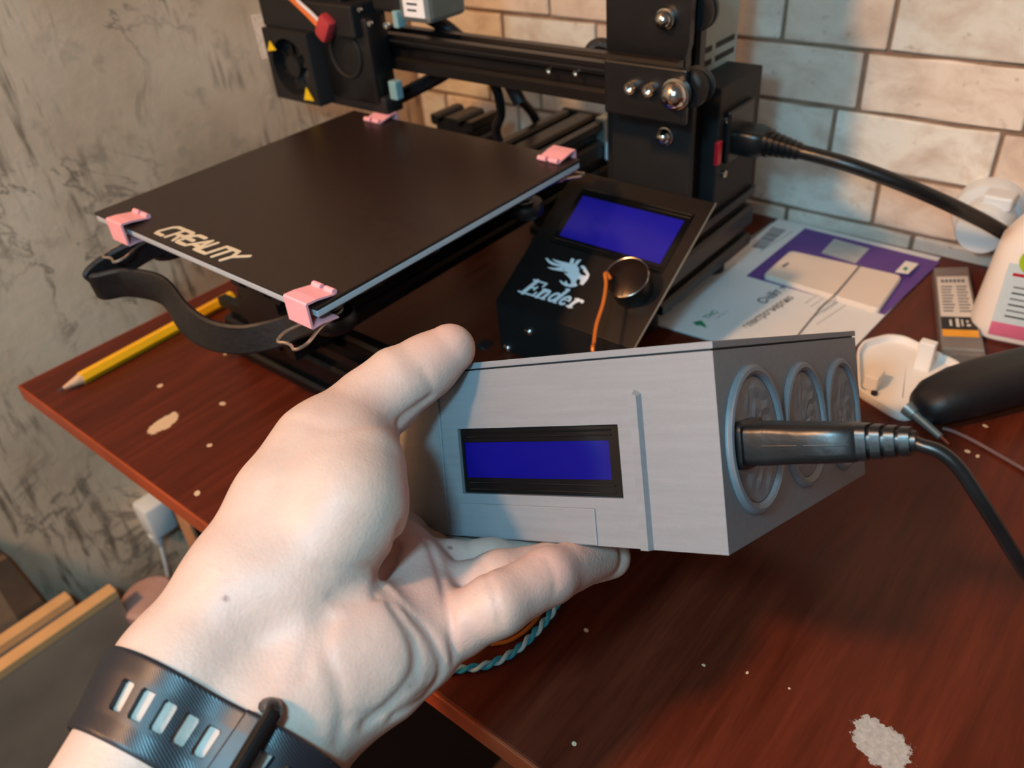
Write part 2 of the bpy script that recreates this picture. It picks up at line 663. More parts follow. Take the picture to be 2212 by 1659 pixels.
part(MB().bb((-123, -98, ZF), (-105, -96, -TT)), 'panel_edge', M_TPALE, sp, smooth=False)
sp = part(MB().bb((690, -96, ZF), (706, 270, -TT), 0.3), 'side_panel', M_TDARK, t, smooth=False)
part(MB().bb((689, -98, ZF), (707, -96, -TT)), 'panel_edge', M_TPALE, sp, smooth=False)
part(MB().bb((-106, 250, -420), (690, 262, -TT), 0.3), 'back_panel', M_TDARK, t, smooth=False)


# ------------------------------------------------------------------ the hand: rounded limbs blended in one field, then meshed as one surface
HS = 0.865                                   # real size of hand and box against the sight-line layout below


def cp(px, py, d):
    """camera-frame point of the hand layout"""
    return np.array([(px - PCX) / FPX * d, -(py - PCY) / FPX * d, -d])


def c2w(p):
    return CAMLOC + (np.asarray(p) * HS) @ CAMROT.T


def seg_d(p, a, b, ra, rb):
    ab = b - a
    t = np.clip(((p - a) @ ab) / (ab @ ab), 0, 1).astype(np.float32)
    q = p - a - t[:, None] * ab
    return np.sqrt((q * q).sum(1)) - (ra + (rb - ra) * t)


def smin(a, b, k):
    h = np.maximum(k - np.abs(a - b), 0) / k
    return np.minimum(a, b) - h * h * k * 0.25


# px, py, depth, radius
BODY = [
    # forearm and wrist, two strands side by side
    ((175, 1920, 214, 23), (405, 1470, 242, 20.5)),
    ((455, 2040, 214, 23), (592, 1585, 240, 20.5)),
    ((310, 1985, 220, 25), (500, 1530, 247, 20)),
    # wrist into heel of hand and thumb root
    ((405, 1470, 242, 20.5), (545, 1270, 256, 20)),
    ((592, 1585, 240, 20.5), (700, 1450, 250, 19)),
    ((500, 1530, 247, 20), (650, 1330, 262, 21)),
    # thenar
    ((545, 1270, 256, 20), (640, 1100, 270, 19.5)),
    ((640, 1100, 270, 19.5), (716, 985, 283, 19)),
    ((650, 1260, 255, 18), (752, 1090, 262, 17)),
    ((752, 1090, 262, 17), (772, 1010, 272, 15.5)),
    ((716, 985, 283, 19), (800, 882, 294, 13.2)),
    # hypothenar
    ((700, 1450, 250, 19), (800, 1395, 256, 17.5)),
    ((700, 1520, 247, 15), (830, 1470, 252, 12.5)),
    ((800, 1395, 256, 17.5), (880, 1385, 266, 12)),
    # palm plate, hollow in the middle
    ((650, 1330, 268, 19), (850, 1270, 296, 14)),
    ((640, 1180, 285, 18), (830, 1190, 308, 13)),
    ((690, 1080, 300, 15), (870, 1165, 318, 10.5)),
    ((850, 1270, 296, 14), (925, 1245, 299, 11)),
    ((850, 1350, 274, 13), (925, 1345, 276, 11)),
    # mound of the palm in front of the finger roots
    ((872, 1182, 297, 8.6), (902, 1250, 284, 10.0)),
    ((902, 1250, 284, 10.0), (917, 1328, 269, 10.4)),
    ((917, 1328, 269, 10.4), (928, 1405, 259, 9.6)),
]
# forearm continues towards the elbow below the frame: camera-frame points
ARM_EXTRA = [((-111, -130, -214), (-150, -205, -140), 23, 27), ((-78, -144, -214), (-118, -222, -140), 23, 27), ((-97, -141, -220), (-136, -215, -146), 25, 28)]
FINGERS = [
    # thumb
    [(800, 882, 294, 13.2), (862, 826, 297, 12.6), (895, 810, 299, 11.2), (925, 788, 300, 11.0), (972, 754, 301, 9.3)],
    # little
    [(900, 1382, 268, 11), (985, 1352, 264, 10.0), (1075, 1305, 262, 9.8), (1185, 1244, 274, 9.2), (1288, 1202, 296, 8.2)],
    # ring
    [(890, 1300, 288, 11), (980, 1283, 283, 10.0), (1080, 1252, 281, 9.6), (1200, 1226, 292, 9.0), (1316, 1204, 303, 7.9)],
    # middle
    [(880, 1248, 300, 11), (960, 1228, 300, 10), (1060, 1222, 300, 9.6), (1180, 1216, 306, 9.0), (1275, 1210, 312, 8.2)],
    # index, below the box
    [(870, 1190, 318, 10.5), (960, 1207, 322, 9.8), (1060, 1216, 324, 9.6), (1160, 1214, 324, 9.2), (1230, 1210, 324, 8.4)],
]
BODY3 = [((cp(*a[:3])), (cp(*b[:3])), a[3], b[3]) for a, b in BODY] + [(np.array(a, float), np.array(b, float), ra, rb_) for a, b, ra, rb_ in ARM_EXTRA]
FING3 = [[(cp(*c[i][:3]), cp(*c[i + 1][:3]), c[i][3], c[i + 1][3]) for i in range(len(c) - 1)] for c in FINGERS]


def hand_field(p):
    p = np.asarray(p, np.float32)
    b = None
    for (a, q, ra, rb_) in BODY3:
        d = seg_d(p, a, q, ra, rb_)
        b = d if b is None else smin(b, d, 9.0)
    F = None
    for i, ch in enumerate(FING3):
        fd = None
        for (a, q, ra, rb_) in ch:
            d = seg_d(p, a, q, ra, rb_)
            fd = d if fd is None else smin(fd, d, 3.0)
        if i == 0:
            th = fd
        else:
            F = fd if F is None else smin(F, fd, 0.7)
    b = smin(b, th, 6.0)
    return smin(b, F, 2.2)


def march(px, py, d0=150.0, d1=420.0):
    """first hit of the hand surface along sight lines"""
    px, py = np.asarray(px, float), np.asarray(py, float)
    dirs = np.stack([(px - PCX) / FPX, -(py - PCY) / FPX, -np.ones_like(px)], 1)
    t = np.full(len(px), d0)
    for _ in range(70):
        t = np.minimum(t + np.maximum(hand_field(dirs * t[:, None]), 0.0) * 0.85, d1)
    return dirs * t[:, None]


# creases: sight-line polylines, depth of fold, half width
CREASES = [
    ([(924, 1169), (938, 1200), (951, 1239), (962, 1285), (970, 1330), (977, 1380), (983, 1425)], 2.4, 1.1),
    ([(866, 1140), (852, 1190), (840, 1230), (822, 1250), (816, 1285)], 2.2, 1.6),
    ([(822, 1245), (850, 1306), (878, 1350), (895, 1392), (899, 1435), (881, 1478), (840, 1525), (789, 1565)], 2.3, 1.5),
    ([(832, 1265), (862, 1296), (893, 1331), (922, 1362), (942, 1395), (954, 1450), (917, 1508), (850, 1550)], 1.9, 1.3),
    ([(905, 1440), (900, 1475), (870, 1515)], 1.0, 1.0),
    ([(930, 858), (900, 880), (868, 905), (862, 925), (872, 945)], 2.0, 1.4),
    ([(640, 905), (720, 925), (800, 915), (862, 925)], 0.5, 2.4),
    ([(915, 800), (930, 830), (935, 858)], 0.5, 1.2),
    ([(1058, 1258), (1072, 1300), (1082, 1350)], 0.6, 1.0),
    ([(1180, 1205), (1198, 1240), (1200, 1275)], 0.5, 1.0),
    ([(1040, 1208), (1050, 1235), (1056, 1256)], 0.6, 1.0),
    ([(1010, 1165), (1018, 1185), (1022, 1205)], 0.6, 1.0),
    ([(690, 1225), (745, 1232), (800, 1222), (822, 1245)], 0.5, 1.4),
    ([(715, 1290), (760, 1300), (812, 1285)], 0.5, 1.6),
    ([(712, 1340), (700, 1400), (728, 1470), (742, 1540), (730, 1600)], 0.8, 2.2),
    ([(690, 1330), (672, 1390), (655, 1450)], 0.6, 2.6),
    ([(760, 1545), (850, 1535), (925, 1490)], 0.7, 1.2),
]


def build_hand():
    lo = np.array([-182.0, -254.0, -340.0])
    hi = np.array([47.0, 33.0, -106.0])
    h = 0.92
    n = np.ceil((hi - lo) / h).astype(int) + 1
    cr = []
    for pl, amp, wd in CREASES:
        cc = catmull([np.array(q, float) for q in pl], 5)
        q = march([c[0] for c in cc], [c[1] for c in cc])
        cr.append((q, amp, wd))
    BS = 14
    nb = -(-n // BS)
    G = np.full(n, 9.0, np.float32)
    bi = np.stack(np.meshgrid(*[np.arange(k) for k in nb], indexing='ij'), -1).reshape(-1, 3)
    bc_ = lo + (bi * BS + (BS - 1) / 2) * h
    bd_ = hand_field(bc_)
    half = BS * h * 0.87 + 3.5
    for q in bi[bd_ < -half]:
        q = q * BS
        G[q[0]:q[0] + BS, q[1]:q[1] + BS, q[2]:q[2] + BS] = -9.0
    act = bi[np.abs(bd_) <= half]
    loc = np.stack(np.meshgrid(*[np.arange(BS)] * 3, indexing='ij'), -1).reshape(-1, 3)
    for k0 in range(0, len(act), 60):
        vox = (act[k0:k0 + 60, None, :] * BS + loc[None]).reshape(-1, 3)
        vox = vox[(vox < n).all(1)]
        P = (lo + vox * h).astype(np.float32)
        D = hand_field(P)
        near = np.abs(D) < 4.0
        Pn = P[near]
        if len(Pn):
            add = np.zeros(len(Pn), np.float32)
            for q, amp, wd in cr:
                m = ((Pn > q.min(0) - 3 * wd) & (Pn < q.max(0) + 3 * wd)).all(1)
                if not m.any():
                    continue
                Pm = Pn[m]
                bd = np.full(len(Pm), 1e9, np.float32)
                for j in range(len(q) - 1):
                    bd = np.minimum(bd, seg_d(Pm, q[j], q[j + 1] + 1e-4, 0, 0))
                add[m] += amp * np.exp(-(bd / wd) ** 2)
            D[near] += add
        G[tuple(vox.T)] = D
    # surface nets
    S = G < 0
    c = np.zeros(n - 1, np.int8)
    for dx in (0, 1):
        for dy in (0, 1):
            for dz in (0, 1):
                c += S[dx:n[0] - 1 + dx, dy:n[1] - 1 + dy, dz:n[2] - 1 + dz]
    cells = np.argwhere((c > 0) & (c < 8))
    idx = -np.ones(n - 1, np.int32)
    idx[tuple(cells.T)] = np.arange(len(cells))
    acc = np.zeros((len(cells), 3))
    cnt = np.zeros(len(cells))
    corners = [(a, b, d) for a in (0, 1) for b in (0, 1) for d in (0, 1)]
    for a in corners:
        for ax in range(3):
            if a[ax]:
                continue
            b = list(a)
            b[ax] = 1
            ga = G[tuple((cells + a).T)]
            gb = G[tuple((cells + b).T)]
            m = (ga < 0) != (gb < 0)
            tt = np.zeros(len(cells))
            tt[m] = ga[m] / (ga[m] - gb[m])
            pos = np.tile(np.array(a, float), (len(cells), 1))
            pos[:, ax] += tt
            acc[m] += pos[m]
            cnt[m] += 1
    V = lo + (cells + acc / cnt[:, None]) * h
    faces = []
    for ax in range(3):
        o1, o2 = [i for i in range(3) if i != ax]
        sl0 = [slice(1, -1)] * 3
        sl0[ax] = slice(0, n[ax] - 1)
        sl1 = [slice(1, -1)] * 3
        sl1[ax] = slice(1, n[ax])
        A, B = S[tuple(sl0)], S[tuple(sl1)]
        e = np.argwhere(A != B)
        flip = A[tuple(e.T)]
        e = e + 1
        e[:, ax] -= 1
        q = []
        for da, db in ((0, 0), (1, 0), (1, 1), (0, 1)):
            k = e.copy()
            k[:, o1] -= da
            k[:, o2] -= db
            q.append(idx[tuple(k.T)])
        q = np.stack(q, 1)
        if ax == 1:
            flip = ~flip
        q[flip] = q[flip][:, ::-1]
        faces.append(q)
    F = np.concatenate(faces)
    F = F[(F >= 0).all(1)]
    # light smoothing
    for _ in range(3):
        s = np.zeros_like(V)
        k = np.zeros(len(V))
        for i in range(4):
            a, b = F[:, i], F[:, (i + 1) % 4]
            for d in range(3):
                s[:, d] += np.bincount(a, V[b, d], len(V)) + np.bincount(b, V[a, d], len(V))
            k += np.bincount(a, minlength=len(V)) + np.bincount(b, minlength=len(V))
        V = V + 0.5 * (s / k[:, None] - V)
    return V, F


def skin_material():
    m, nt, b, N, L = node_mat('pale_skin')
    tc = N.new('ShaderNodeTexCoord').outputs['Object']
    at_ = N.new('ShaderNodeAttribute')
    at_.attribute_name = 'blush'
    n1 = noise_node(N, L, tc, 60, 4, 0.6)
    base = ramp(N, [(0.3, srgb(184, 158, 144)), (0.7, srgb(194, 170, 156))])
    L.new(n1.outputs['Fac'], base.inputs['Fac'])
    c = mixc(N, L, at_.outputs['Fac'], base.outputs['Color'], srgb(186, 132, 124))
    at2 = N.new('ShaderNodeAttribute')
    at2.attribute_name = 'mole'
    c = mixc(N, L, at2.outputs['Fac'], c, srgb(110, 62, 50))
    L.new(c, b.inputs['Base Color'])
    b.inputs['Roughness'].default_value = 0.5
    b.inputs['Specular IOR Level'].default_value = 0.4
    b.inputs['Subsurface Weight'].default_value = 0.25
    b.inputs['Subsurface Radius'].default_value = (1.0, 0.35, 0.2)
    b.inputs['Subsurface Scale'].default_value = 0.003
    v = N.new('ShaderNodeTexVoronoi')
    v.inputs['Scale'].default_value = 900
    L.new(tc, v.inputs['Vector'])
    n2 = noise_node(N, L, tc, 240, 4, 0.6)
    hgt = mth(N, L, 'ADD', mth(N, L, 'MULTIPLY', v.outputs['Distance'], 0.35), n2.outputs['Fac'])
    bp = N.new('ShaderNodeBump')
    bp.inputs['Strength'].default_value = 0.22
    bp.inputs['Distance'].default_value = 0.0008
    L.new(hgt, bp.inputs['Height'])
    L.new(bp.outputs['Normal'], b.inputs['Normal'])
    return m


M_SKIN = skin_material()
HV, HF = build_hand()
hmb = MB()
hw = c2w(HV)
hb = c2w(cp(500, 1530, 247))
hme = bpy.data.meshes.new('person')
hme.from_pydata(((hw - hb) * U).tolist(), [], HF.tolist())
hme.materials.append(M_SKIN)
hme.shade_smooth()
bl = np.zeros(len(HV))
for (px, py, d, r, s) in ((1290, 1205, 270, 22, .35), (970, 760, 300, 14, .45), (895, 1265, 285, 26, .55), (830, 920, 285, 22, .3), (1180, 1250, 262, 24, .2), (930, 1380, 265, 16, .35), (760, 1420, 250, 24, .15), (560, 1300, 250, 40, .12)):
    bl += s * np.exp(-(((HV - cp(px, py, d)) ** 2).sum(1)) / (r * r))
a_ = hme.attributes.new('blush', 'FLOAT', 'POINT')
a_.data.foreach_set('value', np.clip(bl, 0, 1).astype(np.float32))
ml = np.zeros(len(HV))
for q in march([487, 972, 888], [1293, 1183, 1483]):
    ml = np.maximum(ml, np.exp(-((((HV - q) ** 2).sum(1)) / 0.9) ** 2))
a_ = hme.attributes.new('mole', 'FLOAT', 'POINT')
a_.data.foreach_set('value', (ml * 0.8).astype(np.float32))
hand = bpy.data.objects.new('person', hme)
COL.objects.link(hand)
hand.location = tuple(hb * U)
ROOT[hand.name] = (np.eye(3), hb)
tag(hand, 'bare left hand and forearm holding up the grey printed box', 'person')


# ------------------------------------------------------------------ the grey box held in the hand
DR = np.array([[0.92606, -0.37737, 0.00025], [0.17151, 0.42030, -0.89103], [0.33615, 0.82519, 0.45394]])
DO = CAMLOC + (np.array([237.41724, -53.85064, 124.77594]) - CAMLOC) * HS
DW, DH, DL = 141.0 * HS, 64.5 * HS, 156.1 * HS
DX, DY, DZ = DR[:, 0], DR[:, 1], DR[:, 2]      # right, up, towards the viewer


def dv(a, b, h):
    """point of the box: a left of the front right edge, b behind the front, h below the top"""
    return DO - DX * a - DZ * b - DY * h


def front(px, py, lift=0.0):
    p = onplane(px, py, DO + DZ * lift, DZ) - DO
    return np.array([-(p @ DX), -(p @ DY)])     # a, h


def side(px, py, lift=0.0):
    p = onplane(px, py, DO + DX * lift, DX) - DO
    return np.array([-(p @ DZ), -(p @ DY)])     # b, h


def printed_plastic():
    m, nt, b, N, L = node_mat('grey_blue_printed_plastic')
    tc = N.new('ShaderNodeTexCoord').outputs['Object']
    n1 = noise_node(N, L, mapping(N, L, tc, (1, 12, 12)), 30, 3, 0.6)
    c = ramp(N, [(0.3, srgb(115, 117, 121)), (0.7, srgb(122, 124, 128))])
    L.new(n1.outputs['Fac'], c.inputs['Fac'])
    L.new(c.outputs['Color'], b.inputs['Base Color'])
    b.inputs['Roughness'].default_value = 0.42
    w = N.new('ShaderNodeTexWave')
    w.bands_direction = 'Y'
    w.inputs['Scale'].default_value = 1100
    w.inputs['Distortion'].default_value = 0.6
    w.inputs['Detail'].default_value = 1
    L.new(tc, w.inputs['Vector'])
    w2 = N.new('ShaderNodeTexWave')
    w2.bands_direction = 'X'
    w2.inputs['Scale'].default_value = 700
    L.new(tc, w2.inputs['Vector'])
    n3 = noise_node(N, L, tc, 300, 3, 0.6)
    hh = mth(N, L, 'ADD', mth(N, L, 'MULTIPLY', w.outputs['Fac'], 0.5), mth(N, L, 'MULTIPLY', w2.outputs['Fac'], 0.2))
    hh = mth(N, L, 'ADD', hh, mth(N, L, 'MULTIPLY', n3.outputs['Fac'], 0.35))
    bp = N.new('ShaderNodeBump')
    bp.inputs['Strength'].default_value = 0.22
    bp.inputs['Distance'].default_value = 0.0003
    L.new(hh, bp.inputs['Height'])
    L.new(bp.outputs['Normal'], b.inputs['Normal'])
    return m


M_PLA = printed_plastic()
M_BLACKGLOSS = mat('glossy_black', srgb(14, 14, 15), 0.18, vary=0.1)
M_BLACK = mat('satin_black', srgb(14, 14, 16), 0.42, vary=0.25, vscale=120, bump=0.1, bscale=400)
M_BLACKMATT = mat('matt_black', srgb(14, 13, 14), 0.65, vary=0.25, vscale=90, bump=0.15, bscale=300)
M_BLUE = mat('blue_lcd', srgb(10, 10, 92), 0.12, vary=0.05, vscale=30, emit=(0.0, 0.0, 0.09, 1), estr=0.6)
M_BLUE2 = mat('blue_lcd_panel', srgb(22, 18, 120), 0.2, vary=0.08, vscale=30, emit=(0.005, 0.004, 0.11, 1), estr=0.9)

dev = thing('project_box', 'grey printed box with blue display held in the hand', 'box', dv(DW / 2, DL / 2, DH), DR)

# LCD window rectangle (a0..a1, h0..h1) on the front
q = [front(985, 928), front(1337, 915), front(1344, 1077), front(1003, 1066)]
LA1 = (q[0][0] + q[3][0]) / 2
LA0 = (q[1][0] + q[2][0]) / 2
LH0 = (q[0][1] + q[1][1]) / 2
LH1 = (q[2][1] + q[3][1]) / 2
LIDH = 2.6
WT = 3.0
mb = MB()
# front panel with the window opening, built as a ring of faces with depth
oa = [(DW, LIDH), (0, LIDH), (0, DH), (DW, DH)]
ia = [(LA1, LH0), (LA0, LH0), (LA0, LH1), (LA1, LH1)]
vs = [dv(a, 0, h) for a, h in oa] + [dv(a, 0, h) for a, h in ia] + [dv(a, WT, h) for a, h in ia] + [dv(a, DL, h) for a, h in oa]
fs = []
for i in range(4):
    j = (i + 1) % 4
    fs += [(i, j, 4 + j, 4 + i), (4 + i, 4 + j, 8 + j, 8 + i), (i, 12 + i, 12 + j, j)]
fs += [(8, 9, 10, 11), (12, 15, 14, 13)]
mb.add(vs, fs)
body = part(mb, 'body', M_PLA, dev, smooth=False)
LO, LDZ = 0.35, DL + 0.3
mb = MB()
mb.box(dv(DW / 2, DL / 2, LIDH / 2 - 0.2), (DW + 0.4, LIDH - 0.6, DL + 0.4), 0.25, DR)
part(mb, 'lid', M_PLA, dev, smooth=False)
mb = MB()
mb.box(dv(DW / 2, DL / 2, LIDH - 0.15), (DW - 1.6, 1.2, DL - 1.6), 0, DR)
part(mb, 'seam', M_BLACKMATT, dev, smooth=False)
# display: metal frame with ridges, blue glass
cx, chh = (LA0 + LA1) / 2, (LH0 + LH1) / 2
lw, lh = LA1 - LA0, LH1 - LH0
s0, s1 = front(998, 957), front(1318, 1038)
bz = MB()
o4 = [(LA1 - .4, LH0 + .4), (LA0 + .4, LH0 + .4), (LA0 + .4, LH1 - .4), (LA1 - .4, LH1 - .4)]
i4 = [(s0[0], s0[1]), (s1[0], s0[1]), (s1[0], s1[1]), (s0[0], s1[1])]
vs = [dv(a, 0.9, h) for a, h in o4] + [dv(a, 0.9, h) for a, h in i4] + [dv(a, 1.5, h) for a, h in i4] + [dv(a, 2.4, h) for a, h in o4]
bz.add(vs, fs)
disp = part(bz, 'display_frame', M_BLACKGLOSS, dev, smooth=False)
rb2 = MB()
for hh in ((LH0 + 1.6), (LH0 + 3.0), (LH1 - 1.3), (LH1 - 3.4)):
    rb2.tube([dv(LA1 - 2.6, 0.9, hh), dv(LA0 + 2.8, 0.9, hh)], 0.28, 8)
part(rb2, 'frame_ridge', M_BLACKGLOSS, disp)
scr = MB()
scr.box(dv((s0[0] + s1[0]) / 2, 1.55, (s0[1] + s1[1]) / 2), (s0[0] - s1[0] + 0.2, s1[1] - s0[1] + 0.2, 0.5), 0, DR)
part(scr, 'display_screen', M_BLUE, disp, smooth=False, label='dark blue blank screen')
# raised rib with a pointed top
p0, p1 = front(1372, 850), front(1398, 1192)
ra = (p0[0] + p1[0]) / 2
rw = 4.2
rib = MB()
poly = [(-ra - rw / 2, -DH), (-ra + rw / 2, -DH), (-ra + rw / 2, -(p0[1])), (-ra, -(p0[1] - 1.3)), (-ra - rw / 2, -(p0[1] + 1.6))]
pin = [(-ra - rw / 2 + .9, -DH), (-ra + rw / 2 - .9, -DH), (-ra + rw / 2 - .9, -(p0[1] + .6)), (-ra, -(p0[1] - .1)), (-ra - rw / 2 + .9, -(p0[1] + 1.9))]
A = [DO + DX * x + DY * y - DZ * 0.2 for x, y in poly]
B = [DO + DX * x + DY * y + DZ * 1.7 for x, y in pin]
rib.add(A + B, [(0, 1, 2, 3, 4), (9, 8, 7, 6, 5)] + [(i, (i + 1) % 5, (i + 1) % 5 + 5, i + 5) for i in range(5)])
part(rib, 'rib', M_PLA, dev, smooth=False)
# raised line left of the window and shallow pad below it
p0, p1 = front(945, 880), front(974, 1156)
la = (p0[0] + p1[0]) / 2
ln = MB()
ln.box(dv(la, -0.15, (LIDH + 6 + DH) / 2), (0.9, DH - LIDH - 6, 0.7), 0.3, DR)
part(ln, 'raised_line', M_PLA, dev, smooth=False)
p0, p1 = front(991, 1086), front(1290, 1150)
pd = MB()
p1[1] = DH - 0.2
pd.box(dv((p0[0] + p1[0]) / 2, -0.1, (p0[1] + p1[1]) / 2), (p0[0] - p1[0], p1[1] - p0[1], 0.8), 0.25, DR)
part(pd, 'raised_pad', M_PLA, dev, smooth=False)
# three rings on the right side with rough sunk discs
cen = [(side(1632, 948), 22.6 * HS, 1632), (side(1737, 916), 21.6 * HS, 1737), (side(1818, 893), 21.6 * HS, 1818)]
for (c2, r, _) in cen:
    b0, h0 = c2
    pts = [dv(0, b0 + r * math.cos(a), h0 + r * math.sin(a)) for a in np.linspace(0, 2 * math.pi, 49)]
    rg = MB().tube(pts, 2.0 * HS, 10, False)
    rob = part(rg, 'ring', M_PLA, dev)
    dk = MB()
    rr_ = random.Random(int(b0))
    grid = []
    for j in range(7):
        rad = r * 0.9 * j / 6
        for k2 in range(24):
            a = 2 * math.pi * k2 / 24
            grid.append(dv(-0.35 - rr_.uniform(0, 0.5) * (0 < j < 6), b0 + rad * math.cos(a), h0 + rad * math.sin(a)))
    ff = []
    for j in range(6):
        for k2 in range(24):
            ff.append((j * 24 + k2, j * 24 + (k2 + 1) % 24, (j + 1) * 24 + (k2 + 1) % 24, (j + 1) * 24 + k2))
    dk.add(grid, ff)
    part(dk, 'ring_face', M_PLA, rob, smooth=False)

# ------------------------------------------------------------------ mains lead plugged into the box
M_RUBBER = mat('black_rubber', srgb(20, 22, 24), 0.33, vary=0.2, vscale=90, bump=0.12, bscale=260)
pb = side(1606, 957)
PO = dv(0, pb[0], pb[1])
cord = thing('appliance_cord', 'black mains lead plugged into the side of the grey box', 'cord', PO, DR)


def psec(x, w, h, r):
    return [PO + DX * x * HS + DZ * (u * HS) + DY * (v * HS) for u, v in rrect(w, h, r)]


pl = MB()
pl.loft([psec(-1.0, 19, 14.5, 3), psec(0.4, 20, 15, 3), psec(3.2, 20, 15, 3), psec(3.4, 18, 13.2, 3)])
plug = part(pl, 'plug_collar', M_RUBBER, cord)
pl = MB()
pl.loft([psec(3.3, 17, 12.6, 2.6), psec(10, 17, 12.6, 2.6), psec(16, 16.2, 12.0, 2.8), psec(20, 17, 11.6, 3), psec(28, 16, 11.4, 3), psec(34, 13.5, 11.2, 3), psec(35.5, 11, 10.5, 3)])
part(pl, 'plug_body', M_RUBBER, cord)
pl = MB()
pl.loft([psec(9, 17.3, 0.5, 0.2), psec(30, 16.5, 0.5, 0.2), psec(34, 14, 0.5, 0.2)])
part(pl, 'mould_line', M_RUBBER, cord)
sr_ = MB()
x = 35.2
for i, (w, h) in enumerate(((11.5, 10.6), (10.4, 9.8), (9.4, 9.0), (8.4, 8.2))):
    sr_.loft([psec(x, w, h, 2.6), psec(x + 2.6, w - .4, h - .3, 2.6)])
    sr_.loft([psec(x + 2.4, w * .72, h * .72, 2.4), psec(x + 4.0, w * .7, h * .7, 2.4)])
    x += 3.7
part(sr_, 'strain_relief', M_RUBBER, cord)
e0 = PO + DX * (x - 1.5) * HS
de = -np.dot(e0 - CAMLOC, CAMROT[:, 2])
pts = catmull([e0, at(1992, 963, de - 2), at(2030, 976, de - 4), at(2070, 1010, de - 5), at(2112, 1072, de - 4), at(2160, 1148, de), at(2216, 1238, de + 6), at(2330, 1400, de + 22), onz(2440, 1520, 14), onz(2520, 1500, 1.8), onz(2640, 1400, 1.8), onz(2760, 1180, 1.8)], 8)
part(MB().tube(pts, 1.72, 12), 'lead', M_RUBBER, cord)


# ------------------------------------------------------------------ wristband
def band_material():
    m, nt, b, N, L = node_mat('navy_black_silicone')
    tc = N.new('ShaderNodeTexCoord').outputs['Object']
    b.inputs['Base Color'].default_value = srgb(24, 27, 34)
    b.inputs['Roughness'].default_value = 0.36
    w = N.new('ShaderNodeTexWave')
    w.bands_direction = 'DIAGONAL'
    w.inputs['Scale'].default_value = 800
    L.new(tc, w.inputs['Vector'])
    n2 = noise_node(N, L, tc, 500, 2)
    hh = mth(N, L, 'ADD', w.outputs['Fac'], mth(N, L, 'MULTIPLY', n2.outputs['Fac'], 0.4))
    bp = N.new('ShaderNodeBump')
    bp.inputs['Strength'].default_value = 0.2
    bp.inputs['Distance'].default_value = 0.0004
    L.new(hh, bp.inputs['Height'])
    L.new(bp.outputs['Normal'], b.inputs['Normal'])
    return m


M_BAND = band_material()
BAX = nrm([0.40, 0.72, -0.60])
BC = cp(408, 1622, 244)
BU = nrm(np.array([0, 0, 1.0]) + BAX * 0.6)
BU = nrm(BU - BAX * (BU @ BAX))
BV = np.cross(BAX, BU)
NT, NWD, BWD = 240, 45, 21.5
th = np.linspace(0, 2 * math.pi, NT, endpoint=False)
ww = np.linspace(-BWD / 2, BWD / 2, NWD)


def band_radius(T, W):
    dirs = np.cos(T)[:, None] * BU + np.sin(T)[:, None] * BV
    o = BC + W[:, None] * BAX
    lo, hi = np.full(len(T), 5.0), np.full(len(T), 75.0)
    for _ in range(26):
        mid = (lo + hi) / 2
        ins = hand_field(o + dirs * mid[:, None]) < 0
        lo, hi = np.where(ins, mid, lo), np.where(ins, hi, mid)
    return (lo + hi) / 2


ctrl = np.linspace(-BWD / 2, BWD / 2, 5)
RAD = np.stack([band_radius(th, np.full(NT, w)) for w in ctrl], 1)
for _ in range(10):
    RAD = (np.roll(RAD, 1, 0) + RAD * 2 + np.roll(RAD, -1, 0)) / 4
RADW = np.stack([np.interp(ww, ctrl, RAD[i]) for i in range(NT)])


def bandpt(ti, w, off):
    r = RADW[int(ti) % NT, int(np.clip(round((w + BWD / 2) / BWD * (NWD - 1)), 0, NWD - 1))]
    a = th[int(ti) % NT]
    return BC + BAX * w + (math.cos(a) * BU + math.sin(a) * BV) * (r + off)


def campx(p):
    return np.array([PCX + FPX * p[0] / -p[2], PCY - FPX * p[1] / -p[2]])


mid_px = np.array([campx(bandpt(i, 0, 2)) for i in range(NT)])
front_i = [i for i in range(NT) if math.cos(th[i]) > -0.2]


def nearest_i(px, py):
    return min(front_i, key=lambda i: (mid_px[i][0] - px) ** 2 + 0.2 * (mid_px[i][1] - py) ** 2)


def arc_mm(i, j):
    s, k = 0.0, i
    stp = 1 if ((j - i) % NT) < NT / 2 else -1
    while k != j:
        s += np.linalg.norm(bandpt(k, 0, 1) - bandpt((k + stp) % NT, 0, 1))
        k = (k + stp) % NT
    return s * stp


